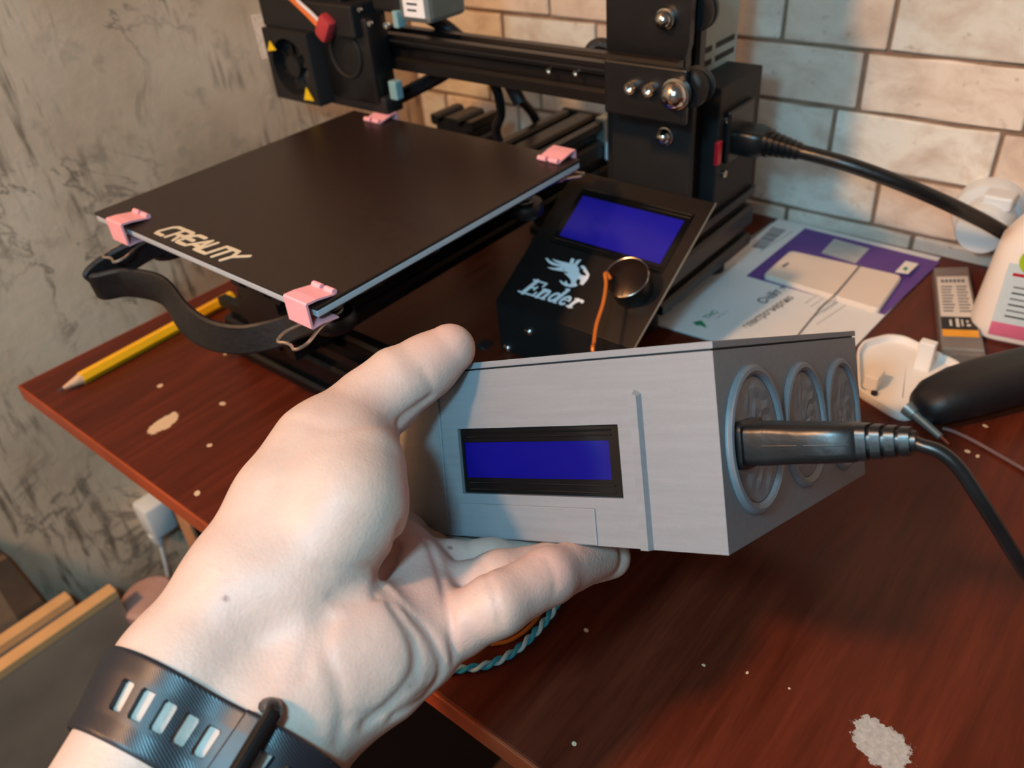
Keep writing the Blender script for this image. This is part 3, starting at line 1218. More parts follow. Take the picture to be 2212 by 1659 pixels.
def strap_mesh(i0, n, off0, off1, slots, taper=False, step=1):
    """strap from ring index i0 over n steps with cut-through slots"""
    mb = MB()
    cum = [0.0]
    for k in range(1, n + 1):
        cum.append(cum[-1] + np.linalg.norm(bandpt(i0 + k * step, 0, 1) - bandpt(i0 + (k - 1) * step, 0, 1)))
    ids = {}
    sub = 3
    rows = []
    for k in range(n * sub + 1):
        f = k / sub
        i = int(math.floor(f))
        fr = f - i
        rows.append((i, fr, cum[i] + (cum[min(i + 1, n)] - cum[i]) * fr if i < n else cum[n]))
    P = []
    for (i, fr, s) in rows:
        row = []
        for j in range(NWD):
            w = ww[j]
            if taper:
                rem = cum[-1] - s
                if rem < 9:
                    w = w * math.sqrt(max(0.02, 1 - (1 - rem / 9) ** 2))
            edge = abs(ww[j]) / (BWD / 2)
            rnd = 0.5 * max(0, (edge - 0.9) / 0.1) ** 2
            a = bandpt(i0 + i * step, ww[j], 0)
            b = bandpt(i0 + (i + 1) * step, ww[j], 0) if i < n else a
            c = a + (b - a) * fr
            o = BC + BAX * ww[j]
            d = nrm(c - o)
            c = c - BAX * (ww[j] - w)
            row.append((c + d * (off0 + 0.2 * rnd), c + d * (off1 - rnd)))
        P.append(row)

    def cut(s, w):
        for s0 in slots:
            x, y = abs(s - s0), abs(w)
            if x < 1.95 and y < 3.9 and not (x > 1.1 and y > 3.1 and (x - 1.1) ** 2 + (y - 3.1) ** 2 > 0.7):
                return True
        return False

    nr = len(rows)
    keep = np.zeros((nr - 1, NWD - 1), bool)
    for r in range(nr - 1):
        sm = (rows[r][2] + rows[r + 1][2]) / 2
        for j in range(NWD - 1):
            keep[r, j] = not cut(sm, (ww[j] + ww[j + 1]) / 2)
    vs = [c2w(p) for row in P for pr in row for p in pr]

    def vid(r, j, s):
        return (r * NWD + j) * 2 + s

    fs = []
    for r in range(nr - 1):
        for j in range(NWD - 1):
            if not keep[r, j]:
                continue
            fs.append((vid(r, j, 1), vid(r, j + 1, 1), vid(r + 1, j + 1, 1), vid(r + 1, j, 1)))
            fs.append((vid(r, j, 0), vid(r + 1, j, 0), vid(r + 1, j + 1, 0), vid(r, j + 1, 0)))
            for (dr, dj, a, b) in ((-1, 0, (r, j), (r, j + 1)), (1, 0, (r + 1, j + 1), (r + 1, j)), (0, -1, (r + 1, j), (r, j)), (0, 1, (r, j + 1), (r + 1, j + 1))):
                rr, jj = r + dr, j + dj
                if not (0 <= rr < nr - 1 and 0 <= jj < NWD - 1) or not keep[rr, jj]:
                    fs.append((vid(*a, 1), vid(*a, 0), vid(*b, 0), vid(*b, 1)))
    mb.add(vs, fs)
    return mb


ib = nearest_i(525, 1570)                    # buckle
i_l = nearest_i(262, 1470)                   # slot furthest from the buckle
sgn = 1 if ((i_l - ib) % NT) < NT / 2 else -1
i_start = (ib - sgn * 2) % NT
slot_px = [(268, 1463), (316, 1478), (362, 1498), (408, 1518), (452, 1541), (493, 1562)]
s_first = abs(arc_mm(i_start, nearest_i(*slot_px[-1])))
s_last = abs(arc_mm(i_start, nearest_i(*slot_px[0])))
slots = [s_first + (s_last - s_first) * k / 5 for k in range(6)]
wrist = thing('wristband', 'black slotted silicone wristband with buckle around the wrist', 'wristband', c2w(BC))
part(strap_mesh(i_start, NT - 8, 0.15, 2.1, slots, step=sgn), 'strap', M_BAND, wrist)
# overlapping end of the strap on the other side of the buckle
i2 = (ib + sgn * 5) % NT
part(strap_mesh(i2, 62, 2.2, 4.2, [10.5, 17.0, 23.5, 30.0, 36.5], taper=True, step=-sgn), 'strap_end', M_BAND, wrist)
# buckle frame
bo = bandpt(ib, 0, 2.6)
out = nrm(bandpt(ib, 0, 10) - bandpt(ib, 0, 0))
tan = nrm(np.cross(BAX, out))
fr_pts = [c2w(bo + BAX * u_ + out * v_ - tan * 0.4) for u_, v_ in rrect(28.5, 8.8, 3.6, 6)]
fr_pts.append(fr_pts[0])
part(MB().tube(catmull(fr_pts, 2), 2.5 * HS, 12, False), 'buckle', M_BLACKGLOSS, wrist, label='glossy black buckle loop')


# ------------------------------------------------------------------ the printer
M_ANOD = mat('black_anodised_aluminium', srgb(17, 13, 13), 0.38, 0.0, vary=0.15, vscale=50, spec=0.45)
M_BED = mat('black_brown_build_sheet', srgb(38, 26, 21), 0.36, vary=0.18, vscale=250, bump=0.12, bscale=1500, spec=0.55)
M_PLATE = mat('pale_glass_plate', srgb(176, 182, 188), 0.3, vary=0.06)
M_FOAM = mat('black_foil_insulation', srgb(16, 19, 22), 0.35, vary=0.4, vscale=70, bump=0.9, bscale=160)
M_CHROME = mat('chrome_bolt', srgb(205, 203, 198), 0.16, 1.0, vary=0.05)
M_STEEL = mat('brushed_steel', srgb(150, 156, 152), 0.4, 0.7, vary=0.06)
M_GALV = mat('grey_painted_steel', srgb(150, 160, 154), 0.5, 0.0, vary=0.06)
M_WHITEPRINT = mat('white_print', srgb(232, 234, 238), 0.5, vary=0.02)
M_CREAMPRINT = mat('cream_print', srgb(206, 196, 172), 0.5, vary=0.05)
M_LEATHER = mat('black_leather_strap', srgb(20, 18, 19), 0.55, vary=0.3, vscale=150, bump=0.3, bscale=350)
M_RED = mat('red_plastic', srgb(190, 24, 40), 0.35, emit=(0.5, 0.01, 0.02, 1), estr=0.0)
M_REDCON = mat('red_silicone', srgb(170, 52, 58), 0.45)
M_YELLOW = mat('yellow_warning_label', srgb(226, 190, 20), 0.5, vary=0.05)
M_STICKER = mat('grey_white_sticker', srgb(176, 168, 158), 0.55, vary=0.25, vscale=500)
M_ORANGEWIRE = mat('orange_wire', srgb(214, 110, 50), 0.45)
M_WHITEWIRE = mat('white_wire', srgb(214, 208, 206), 0.45)
M_SLEEVE = mat('black_cable_sleeve', srgb(18, 16, 20), 0.5, vary=0.3, vscale=300, bump=0.3, bscale=800)
M_TEAL = mat('pale_teal_plastic', srgb(130, 168, 172), 0.4)
M_KNOB = mat('dark_brushed_knob', srgb(36, 24, 20), 0.25, 0.3, vary=0.2, vscale=40)

X3, Y3, Z3 = np.eye(3)
pr = thing('desktop_printer', 'black desktop 3d printer with flat bed, blue screen box and gantry', 'printer', (0, 0, 0))


def extr(mb, w, h, o, ux, uy, un, depth):
    return mb.prism(slot_profile(w, h), o, ux, uy, un, depth)


# --- heated bed, which slides along y
B0 = 87.0
bed = part(MB().bb((-B0, -B0, 100.2), (B0, B0, 103.2), 0.5), 'bed_plate', M_PLATE, pr, smooth=False)
part(MB().box((0, 0, 104.2), (174.6, 174.6, 1.6), 0.4), 'build_sheet', M_BED, bed, smooth=False)
# crumpled insulation under the plate
mb = MB()
ri = random.Random(5)
ng = 40
loop = []
for s_ in range(4):
    for k in range(ng):
        u_ = -1 + 2 * k / ng
        p = [(u_, -1), (1, u_), (-u_, 1), (-1, -u_)][s_]
        loop.append(np.array(p) * (B0 - 2.0))
t1 = [np.array([p[0], p[1], 100.3]) for p in loop]
t2 = [np.array([p[0] * (1 + ri.uniform(-.012, .006)), p[1] * (1 + ri.uniform(-.012, .006)), 98.8 + ri.uniform(-.5, .5)]) for p in loop]
t3 = [np.array([p[0] * (1 + ri.uniform(-.035, -.01)), p[1] * (1 + ri.uniform(-.035, -.01)), 97.6 + ri.uniform(-.9, .4)]) for p in loop]
t4 = [np.array([p[0] * .93, p[1] * .93, 98.0]) for p in loop]
mb.loft([t1, t2, t3, t4])
part(mb, 'insulation', M_FOAM, bed, smooth=False)
cr_ = part(MB().bb((-62, -60, 83), (62, 60, 87.5), 0.6), 'bed_carriage', M_ANOD, pr, smooth=False)
for sx in (-1, 1):
    for sy in (-1, 1):
        k = MB().lathe([(3, 0), (9, 0.5), (10, 2), (10, 6), (9, 7.5), (2, 7.6), (2, 20)], (sx * 66, sy * 66, 78), Z3, 20)
        part(k, 'levelling_knob', M_BLACK, bed)
        sp_ = MB().tube([np.array([sx * 66 + 4.4 * math.cos(a), sy * 66 + 4.4 * math.sin(a), 84 + a * 0.38]) for a in np.linspace(0, 24, 90)], 0.7, 6)
        part(sp_, 'spring', M_STEEL, bed)
# hanging strap handle at the front of the bed
path = [np.array(p, float) for p in ((-52, -66, 92), (-61, -82, 88.5), (-69, -96, 83), (-73.5, -104.5, 78), (-70, -105, 76), (-60, -95, 76.5))] + [onz(352, 628, 74.5), onz(400, 688, 70), onz(452, 722, 68.5), onz(520, 733, 69), onz(590, 722, 72), onz(650, 700, 78), onz(700, 684, 88)]
wid = [np.array(a, float) for a in ((1, -3, 6.5), (1, -3, 7), (1, -2.5, 8), (1, -1.5, 8), (1.5, -1, 8.2), (2, 0, 8.5), (3, 1, 8.5), (3.5, 2, 8), (3, 2, 7.8), (2, 2, 7.5), (0, 2, 7), (0, 2, 6.5), (0, 2, 6))]
pc, wc = catmull(path, 6), catmull(wid, 6)
mb = MB()
secs = []
for i, (p, w) in enumerate(zip(pc, wc)):
    t_ = nrm(pc[min(i + 1, len(pc) - 1)] - pc[max(i - 1, 0)])
    w = w - t_ * (w @ t_)
    n_ = nrm(np.cross(t_, w)) * 1.5
    secs.append([p + w + n_ * .4, p + w * .85 + n_, p - w * .85 + n_, p - w + n_ * .4, p - w - n_ * .4, p - w * .85 - n_, p + w * .85 - n_, p + w - n_ * .4])
mb.loft(secs)
part(mb, 'handle_strap', M_LEATHER, bed)
# printed name along the front of the sheet
CRE = {'C': ([[(.95, 1), (.3, 1), (.08, .82), (0, .2), (.12, 0), (.7, 0)]], 1.02), 'R': ([[(0, 0), (0, 1), (.62, 1), (.76, .82), (.68, .5), (.05, .5)], [(.42, .5), (.72, 0)]], .95),
       'E': ([[(.78, 1), (.2, 1), (.04, .85), (0, .15), (.1, 0), (.7, 0)], [(.02, .5), (.62, .5)]], .92), 'A': ([[(-.1, 0), (.42, 1), (.72, 0)], [(.12, .28), (.64, .28)]], .86),
       'L': ([[(0, 1), (0, 0), (.66, 0)]], .78), 'I': ([[(0, 0), (0, 1)]], .28), 'T': ([[(-.08, 1), (.72, 1)], [(.3, 1), (.3, 0)]], .74), 'Y': ([[(0, 1), (.3, .5), (.85, 1)], [(.3, .5), (.26, 0)]], .8)}
mb = MB()
xx, hgt_ = 0.0, 9.3
wtot = sum(CRE[c_][1] for c_ in 'CREALITY')
for c_ in 'CREALITY':
    for st_ in CRE[c_][0]:
        mb.stroke([((xx + p[0] + .28 * p[1]) * 59.0 / wtot, p[1] * hgt_) for p in st_], 2.15, (-36.0, -83.4, 104.95), X3, Y3, Z3, 0.14)
    xx += CRE[c_][1]
part(mb, 'printed_name', M_CREAMPRINT, bed, smooth=False)

# --- base frame
mb = MB()
extr(mb, 40, 38, (0, -62, 59), X3, Z3, Y3, 277)
yr = part(mb, 'y_rail', M_ANOD, pr, smooth=False)
part(MB().bb((-21, 214.6, 40), (21, 218, 78.5), 0.4), 'rail_end_plate', M_BLACKMATT, yr, smooth=False)
sw = MB().bb((14, 205, 62), (21.5, 214, 80), 0.5)
swo = part(sw, 'limit_switch', M_STEEL, yr, smooth=False)
part(MB().bb((20.6, 206, 52), (25, 213, 64), 0.4), 'switch_plug', M_WHITEPRINT, yr, smooth=False)
mb = MB()
extr(mb, 20, 38, (-72, -36, 21), Y3, Z3, X3, 140)
part(mb, 'front_foot_bar', M_ANOD, pr, smooth=False)
for xf in (-58, 54):
    part(MB().cyl((xf, -36, 0), (xf, -36, 3), 9), 'rubber_foot', M_BLACKMATT, pr)
mb = MB()
extr(mb, 40, 38, (-20, 190, 21), Y3, Z3, X3, 112)
part(mb, 'rear_cross_bar', M_ANOD, pr, smooth=False)
mb = MB()
extr(mb, 40, 38, (111, 100, 38), X3, Z3, Y3, 104)
rr1 = part(mb, 'side_rail', M_ANOD, pr, smooth=False)
mb = MB()
extr(mb, 40, 20, (-84, 168, 66), X3, Z3, Y3, 28)
lb = part(mb, 'rear_block', M_ANOD, pr, smooth=False)
part(MB().bb((-94, 168, 2), (-74, 192, 56.2), 0.5), 'block_post', M_BLACKMATT, lb, smooth=False)
for (xf, yf, zt) in ((111, 112, 19), (111, 192, 19), (60, 190, 2.5)):
    part(MB().cyl((xf, yf, 0), (xf, yf, zt + 0.3), 9), 'rubber_foot', M_BLACKMATT, pr)

# --- upright, carriage plate and wheels
mb = MB()
extr(mb, 40, 20, (98, 146, 57), X3, Y3, Z3, 330)
part(mb, 'upright', M_ANOD, pr, smooth=False)
part(MB().bb((77, 131, 40), (126, 135.6, 132), 0.8), 'foot_plate', M_BLACKMATT, pr, smooth=False)
pl_ = [(-23.5, 0), (16, 0), (22.5, 5), (24.5, 12), (25.5, 84), (20, 92), (-18, 92), (-23.5, 86)]
mb = MB()
mb.prism(pl_, (100, 131.4, 143), X3, Z3, -Y3, 4.0)
gp = part(mb, 'carriage_plate', M_BLACK, pr, smooth=False)


def acorn(mb, o, ax, r, h):
    return mb.lathe([(r * 1.15, 0), (r * 1.15, h * .3), (r, h * .32), (r * .95, h * .6), (r * .72, h * .85), (r * .3, h), (0.01, h * 1.02)], o, ax, 18)


def caphead(mb, o, ax, r, h):
    return mb.lathe([(r, 0), (r, h * .8), (r * .85, h), (r * .5, h), (r * .48, h * .5), (0.01, h * .5)], o, ax, 16)


for (p_, r_, h_) in ((ony(1440, 40, 127), 4.4, 7), (ony(1440, 292, 131), 4.2, 7)):
    part(acorn(MB(), p_, -Y3, r_, h_), 'axle_nut', M_CHROME, gp)
for p_ in (ony(1508, 22, 142),):
    w_ = MB().lathe([(4, -6), (8.2, -6), (9.6, -3.4), (9.6, -1.2), (8.6, 0), (9.6, 1.2), (9.6, 3.4), (8.2, 6), (4, 6)], p_, Y3, 28)
    part(w_, 'guide_wheel', M_BLACK, gp)

# --- cantilever x beam with end bracket, belt and screws
mb = MB()
extr(mb, 20, 20, (-150, 110, 140), Y3, Z3, X3, 276)
xb = part(mb, 'x_beam', M_ANOD, pr, smooth=False)
part(MB().bb((-120, 98.2, 146.5), (118, 99.2, 147.6)), 'belt', M_BLACKMATT, xb, smooth=False)
part(MB().bb((96, 96.5, 127.5), (141, 100.2, 153), 1.0), 'end_bracket', M_BLACK, xb, smooth=False)
part(MB().bb((96, 100, 127.5), (128, 131, 131), 0.6), 'end_bracket', M_BLACK, xb, smooth=False)
part(acorn(MB(), ony(1464, 201, 96.8), -Y3, 6.3, 9), 'tension_nut', M_CHROME, xb)
for q_ in ((1368, 187), (1408, 192)):
    part(caphead(MB(), ony(*q_, 96.8), -Y3, 3.3, 4), 'cap_screw', M_CHROME, xb)
for q_ in ((1189, 152), (1247, 157)):
    part(caphead(MB(), ony(*q_, 100.4), -Y3, 1.6, 2), 'set_screw', M_CHROME, xb)
part(MB().lathe([(3, -4), (8.5, -4), (8.8, -3), (7.2, -2.6), (7.2, 2.6), (8.8, 3), (8.5, 4), (3, 4)], ony(1500, 187, 104), Y3, 24), 'belt_pulley', M_BLACK, xb)

# --- tool head
th_ = part(MB().bb((-150, 95, 116), (-58, 99.6, 196), 0.8), 'tool_carriage', M_BLACKMATT, pr, smooth=False)
mb = MB()
# fan shroud with a round opening in its face
fx, fz, fr = -122.0, 131.0, 17.0
nn_ = 32
sq = []
for k in range(nn_):
    a = 2 * math.pi * k / nn_
    cxx, czz = math.cos(a), math.sin(a)
    s_ = 1 / max(abs(cxx), abs(czz))
    sq.append((fx + cxx * s_ * 22, fz + czz * s_ * 21.5))
ci = [(fx + fr * math.cos(2 * math.pi * k / nn_), fz + fr * math.sin(2 * math.pi * k / nn_)) for k in range(nn_)]
secs = [[(x, 95, z) for x, z in sq], [(x, 73, z) for x, z in sq], [(x, 72, z) for x, z in [(fx + (a - fx) * .97, fz + (b - fz) * .97) for a, b in sq]], [(x, 72, z) for x, z in ci], [(x, 80, z) for x, z in ci]]
mb.loft(secs)
sh = part(mb, 'fan_shroud', M_BLACKMATT, th_)
mb = MB()
mb.cyl((fx, 74, fz), (fx, 79, fz), 6.5, seg=20)
for k in range(7):
    a0 = 2 * math.pi * k / 7
    e_r = np.array([math.cos(a0), 0, math.sin(a0)])
    e_t = np.array([-math.sin(a0), 0, math.cos(a0)])
    c0 = np.array([fx, 77, fz])
    mb.add([c0 + e_r * 6, c0 + e_r * 16 - e_t * 2, c0 + e_r * 16 + e_t * 5 + Y3 * 2.5, c0 + e_r * 6 + e_t * 3.4 + Y3 * 2.5,
            c0 + e_r * 6 + Y3 * .6, c0 + e_r * 16 - e_t * 2 + Y3 * .6, c0 + e_r * 16 + e_t * 5 + Y3 * 3.1, c0 + e_r * 6 + e_t * 3.4 + Y3 * 3.1],
           [(0, 1, 2, 3), (7, 6, 5, 4), (0, 4, 5, 1), (1, 5, 6, 2), (2, 6, 7, 3), (3, 7, 4, 0)])
part(mb, 'fan_blades', M_BLACKMATT, th_, smooth=False)
mb = MB().bb((-100, 82, 113), (-56, 98, 163), 3)
part(mb, 'blower_housing', M_BLACK, th_)
pts = [np.array([-78 + 13 * math.cos(a), 81.6, 141 + 13 * math.sin(a)]) for a in np.linspace(0, 2 * math.pi, 41)]
part(MB().tube(pts, 1.2, 8, False), 'blower_ring', M_BLACKMATT, th_)
part(MB().lathe([(2, 0), (9, 0), (9, 2), (5, 4), (1.2, 8)], (-76, 92, 118), -Z3, 16), 'nozzle', M_BLACKMATT, th_)
part(MB().bb((-104, 84, 107.5), (-52, 98, 118), 1.5), 'heater_block', M_BLACKMATT, th_)
part(MB().bb((-52.4, 88, 116), (-46, 94, 127), 1), 'sensor_clip', M_TEAL, th_, smooth=False)
part(MB().bb((-146, 76, 152.4), (-60, 100, 170), 1.2), 'top_cover', M_BLACKMATT, th_, smooth=False)
part(MB().bb((-128, 80, 168), (-72, 120, 215), 2), 'drive_motor', M_BLACK, th_, smooth=False)
mo = part(MB().bb((-60, 92, 164), (-38, 122, 205), 2), 'motor_body', M_BLACKMATT, th_, smooth=False)
me_ = part(MB().bb((-38.4, 92, 160), (-14, 122, 205), 3), 'motor_cap', M_STEEL, th_, smooth=False)
lbo = ony(880, 48, 91.7)
part(MB().bb((-33, 91.2, 163.5), (-17, 92.1, 176)), 'motor_label', M_WHITEPRINT, me_ if False else th_, smooth=False)
lines_ = MB()
for k in range(3):
    lines_.bb((-30, 91.0, 173 - 3.2 * k), (-21 - k, 91.25, 174 - 3.2 * k))
part(lines_, 'label_print', M_BLACK, th_, smooth=False)
part(MB().bb((-41.5, 89.5, 157), (-37.4, 96, 166), .6), 'motor_plug', M_TEAL, th_, smooth=False)
# stickers and yellow warning triangles
sa, sb, sc_, sd_ = ony(541, 32, 79), ony(592, 26, 84), ony(601, 120, 84), ony(566, 128, 79)
mb = MB()
nq = nrm(np.cross(sb - sa, sd_ - sa))
mb.add([sa, sb, sc_, sd_] + [p + nq * 0.6 for p in (sa, sb, sc_, sd_)], [(0, 1, 2, 3), (7, 6, 5, 4), (0, 4, 5, 1), (1, 5, 6, 2), (2, 6, 7, 3), (3, 7, 4, 0)])
part(mb, 'sticker_tag', M_STICKER, th_, smooth=False)
for tri in ([(579, 110), (583, 88), (597, 108)], [(658, 215), (662, 188), (679, 218)]):
    P3 = [ony(a, b, 71.7) for a, b in tri]
    part(MB().add(P3 + [p - Y3 * 0.4 for p in P3], [(0, 1, 2), (5, 4, 3), (0, 3, 4, 1), (1, 4, 5, 2), (2, 5, 3, 0)]), 'warning_triangle', M_YELLOW, th_, smooth=False)
# small plugs and wires on the head
R45 = np.array([[.8, 0, .6], [0, 1, 0], [-.6, 0, .8]])
part(MB().box(ony(704, 60, 74), (10, 8, 15), 2.5, R45), 'red_connector', M_REDCON, th_)
part(MB().tube(catmull([ony(612, -20, 76), ony(632, 0, 74), ony(665, 32, 73), ony(690, 58, 73)], 6), 1.5, 8), 'head_wire', M_ORANGEWIRE, th_)
part(MB().tube(catmull([ony(628, -20, 74), ony(646, 4, 72), ony(670, 26, 72), ony(688, 44, 73)], 6), 1.1, 8), 'head_wire', M_WHITEWIRE, th_)
part(MB().tube(catmull([ony(600, 22, 78), ony(600, 8, 78), ony(612, -20, 78)], 6), 1.3, 8), 'head_wire', M_ORANGEWIRE, th_)
for q_, r_ in (((718, 28), 2.2), ((748, 26), 2.6), ((755, 32), 1.4), ((838, 54), 2.0), ((802, 50), 1.6), ((780, 20), 1.3)):
    part(caphead(MB(), ony(*q_, 79.5), -Y3, r_, 2), 'head_screw', M_CHROME, th_)
# cables
cab = lambda pts, r: MB().tube(catmull(pts, 8), r, 10)
part(cab([(-70, 104, 112), ony(835, 222, 112), ony(900, 190, 122), ony(955, 160, 126), (-20, 128, 136), (-4, 128, 142)], 4.6), 'cable_sleeve', M_SLEEVE, pr)
part(cab([ony(925, 35, 118), ony(965, 60, 124), ony(1000, 88, 126), (-2, 130, 132), (10, 134, 110)], 4.2), 'cable_sleeve', M_SLEEVE, pr)
part(cab([ony(1052, 150, 130), ony(1075, 200, 134), ony(1082, 245, 140), ony(1076, 300, 146), (-6, 160, 40)], 3.0), 'cable_sleeve', M_SLEEVE, pr)
part(cab([ony(1085, 165, 128), ony(1115, 205, 150), ony(1150, 245, 188), ony(1172, 295, 205)], 3.0), 'cable_sleeve', M_SLEEVE, pr)
part(cab([ony(1270, 115, 132), ony(1285, 98, 134), ony(1312, 98, 136), (88, 140, 140)], 3.2), 'cable_sleeve', M_SLEEVE, pr)

# --- power supply: grey case above, black cover with socket below
mb = MB().bb((58, 158, 112), (107, 214, 260), 1.0)
psu = part(mb, 'power_supply', M_GALV, pr, smooth=False)
for i in range(2):
    zc = 130 + i * 7
    for (y0, y1) in ((164, 184), (188, 210)):
        v0, v1 = np.array([107, y0, zc]), np.array([107, y1, zc])
        part(MB().bb((106.6, y0, zc), (107.15, y1, zc + 3.2), 0.1), 'vent_slot', M_BLACKMATT, psu, smooth=False)
cov = part(MB().bb((56, 157, 57), (128, 205, 126.5), 0.8), 'supply_cover', M_BLACKMATT, pr, smooth=False)
sc3 = onx(1568, 300, 128)
part(MB().bb((127.6, 163, 84), (131.5, 192, 113), 1.2), 'socket_flange', M_BLACK, cov, smooth=False)
rs = onx(1548, 330, 130.6)
part(MB().box(rs + np.array([0.8, 0, 0]), (2.5, 4.5, 13), 0.6), 'switch_rocker', M_RED, cov, smooth=False)
for q_ in ((1568, 258), (1562, 375)):
    part(caphead(MB(), onx(*q_, 128.2), X3, 2.0, 1.6), 'cover_screw', M_CHROME, cov)

# --- screen box
PA, PBK = np.array([56.0, 47, 32]), np.array([56.0, 124, 80])
PUY = nrm(PBK - PA)
PN = np.cross(X3, PUY)
PLEN = np.linalg.norm(PBK - PA)
mb = MB()
mb.prism([(48.6, 0.2), (48.6, 31), (123, 77.5), (123, 0.2)], (58, 0, 0), Y3, Z3, X3, 44)
mb.bb((56.4, 47, 0.2), (145.6, 48.8, 31.5))
cb = part(mb, 'screen_box', M_BLACKMATT, pr, smooth=False)
mb = MB()
mb.box((PA + PBK) / 2 + X3 * 45 - PN * 0.9, (90, PLEN, 1.8), 0.35, np.stack([X3, PUY, PN], 1))
part(mb, 'face_plate', mat('brown_black_face_plate', srgb(24, 18, 17), 0.4, vary=0.15, vscale=60), cb, smooth=False)


part(MB().box((PA + PBK) / 2 + X3 * 90.1 - PN * 0.6, (0.5, PLEN, 1.0), 0, np.stack([X3, PUY, PN], 1)), 'plate_edge', M_STEEL, cb, smooth=False)


def onpanel(px, py, lift=0.0):
    p = onplane(px, py, PA + PN * lift, PN) - PA
    return np.array([p[0], p @ PUY])


g = [onpanel(*q_) for q_ in ((1258, 425), (1480, 478), (1425, 572), (1212, 510))]
sx0, sx1 = (g[0][0] + g[3][0]) / 2, (g[1][0] + g[2][0]) / 2
sy0, sy1 = (g[2][1] + g[3][1]) / 2, (g[0][1] + g[1][1]) / 2


def pan_quad(mb, x0, y0, x1, y1, z0, z1):
    return mb.prism([(x0, y0), (x1, y0), (x1, y1), (x0, y1)], PA + PN * z0, X3, PUY, PN, z1 - z0)


part(pan_quad(MB(), sx0 - 3.5, sy0 - 5, sx1 + 3.5, sy1 + 5, -0.2, 0.5), 'screen_bezel', M_BLACKGLOSS, cb, smooth=False)
mb = MB()
for yy in (sy0 - 4.2, sy0 - 2.4, sy1 + 2.4, sy1 + 4.4):
    mb.tube([PA + X3 * (sx0 - 2.5) + PUY * yy + PN * .5, PA + X3 * (sx1 + 2.5) + PUY * yy + PN * .5], .45, 6)
part(mb, 'bezel_ridge', M_BLACKGLOSS, cb)
part(pan_quad(MB(), sx0, sy0, sx1, sy1, 0.3, 0.8), 'screen', M_BLUE2, cb, smooth=False, label='blue blank screen')
kc = onpanel(1352, 598, 14.0)
KO = PA + X3 * kc[0] + PUY * kc[1]
part(MB().lathe([(9.8, 0), (10.2, 0.5), (10.2, 12.0), (9.6, 13.0)], KO, PN, 36), 'dial', M_BLACK, cb)
part(MB().lathe([(10.2, 12.4), (11.6, 12.6), (11.6, 13.6), (11.0, 14.0), (0.01, 14.0)], KO, PN, 40), 'dial_cap', M_KNOB, cb)
pts = [KO + PN * 13.7 + (X3 * math.cos(a) + PUY * math.sin(a)) * 11.4 for a in np.linspace(0, 2 * math.pi, 49)]
part(MB().tube(pts, 0.42, 8, False), 'dial_rim', M_CHROME, cb)
a_ = math.radians(-72)
part(MB().tube([KO + PN * 14.1 + (X3 * math.cos(a_) + PUY * math.sin(a_)) * r_ for r_ in (8.0, 11.0)], 0.35, 6), 'dial_mark', M_CHROME, cb)
# emblem: horned head in profile, with its name under it
C7 = lambda x, y: onpanel(1100 + x / 6.6375, 530 + y / 6.6375)
DRG = [[(520, 190), (545, 183), (585, 222), (640, 252), (720, 272), (800, 285), (775, 312), (690, 300), (610, 280), (555, 240)],
       [(612, 190), (640, 205), (720, 228), (830, 252), (870, 265), (800, 288), (720, 262), (655, 232)],
       [(545, 315), (640, 328), (770, 312), (810, 350), (795, 378), (690, 362), (610, 346)],
       [(775, 300), (870, 262), (930, 268), (980, 300), (1004, 340), (1000, 388), (1035, 428), (1090, 440), (1150, 425), (1132, 478), (1102, 520), (1055, 572), (1010, 555), (1025, 520), (1012, 488), (985, 480), (962, 508), (960, 550), (985, 575), (940, 595), (880, 601), (800, 585), (750, 550), (720, 510), (742, 506), (795, 545), (802, 520), (815, 508), (832, 528), (840, 556), (880, 560), (892, 530), (872, 480), (832, 440), (785, 396), (850, 408), (832, 386), (790, 376), (770, 340)],
       [(862, 268), (885, 200), (905, 185), (937, 202), (915, 272)], [(930, 272), (975, 216), (1036, 205), (1002, 250), (965, 296)],
       [(1022, 300), (1058, 290), (1095, 312), (1080, 322), (1112, 335), (1100, 348), (1132, 372), (1118, 384), (1142, 398), (1150, 426), (1112, 432), (1088, 392), (1060, 372), (1068, 346), (1032, 330)]]
mb = MB()
for pg in DRG:
    mb.prism([C7(*p) for p in pg], PA - PN * 0.1, X3, PUY, PN, 0.35)
part(mb, 'emblem', M_WHITEPRINT, cb, smooth=False, label='white horned dragon head emblem')
EO, EW, EU = C7(128, 668), C7(333, 730) - C7(128, 668), C7(353, 490) - C7(128, 668)
mb = MB()


def gl(pts, w):
    P2 = [EO + EW * p[0] + EU * p[1] for p in pts]
    mb.stroke(P2, w * np.linalg.norm(EW), PA - PN * 0.1, X3, PUY, PN, 0.35)


for pts_, w_ in (([(.3, .03), (.3, .97)], .22), ([(.05, .96), (.95, .96)], .09), ([(0, .04), (.98, .04)], .09), ([(.3, .5), (.68, .5)], .09), ([(.93, .96), (.93, .72)], .1), ([(.97, .04), (.97, .28)], .1), ([(.68, .38), (.68, .62)], .09),
                 ([(1.25, .03), (1.25, .58)], .18), ([(1.3, .46), (1.42, .58), (1.58, .56), (1.64, .42), (1.64, .03)], .16), ([(1.08, .03), (1.42, .03)], .08), ([(1.5, .03), (1.82, .03)], .08), ([(1.08, .58), (1.25, .58)], .08),
                 ([(2.4, .06), (2.4, .97)], .18), ([(2.24, .97), (2.4, .97)], .08), ([(2.4, .03), (2.58, .03)], .08),
                 ([(3.42, .03), (3.42, .58)], .18), ([(3.47, .44), (3.58, .58), (3.74, .56)], .13), ([(3.74, .52), (3.76, .54)], .18), ([(3.26, .03), (3.62, .03)], .08), ([(3.26, .58), (3.42, .58)], .08), ([(2.68, .33), (3.06, .36)], .07)):
    gl(pts_, w_)
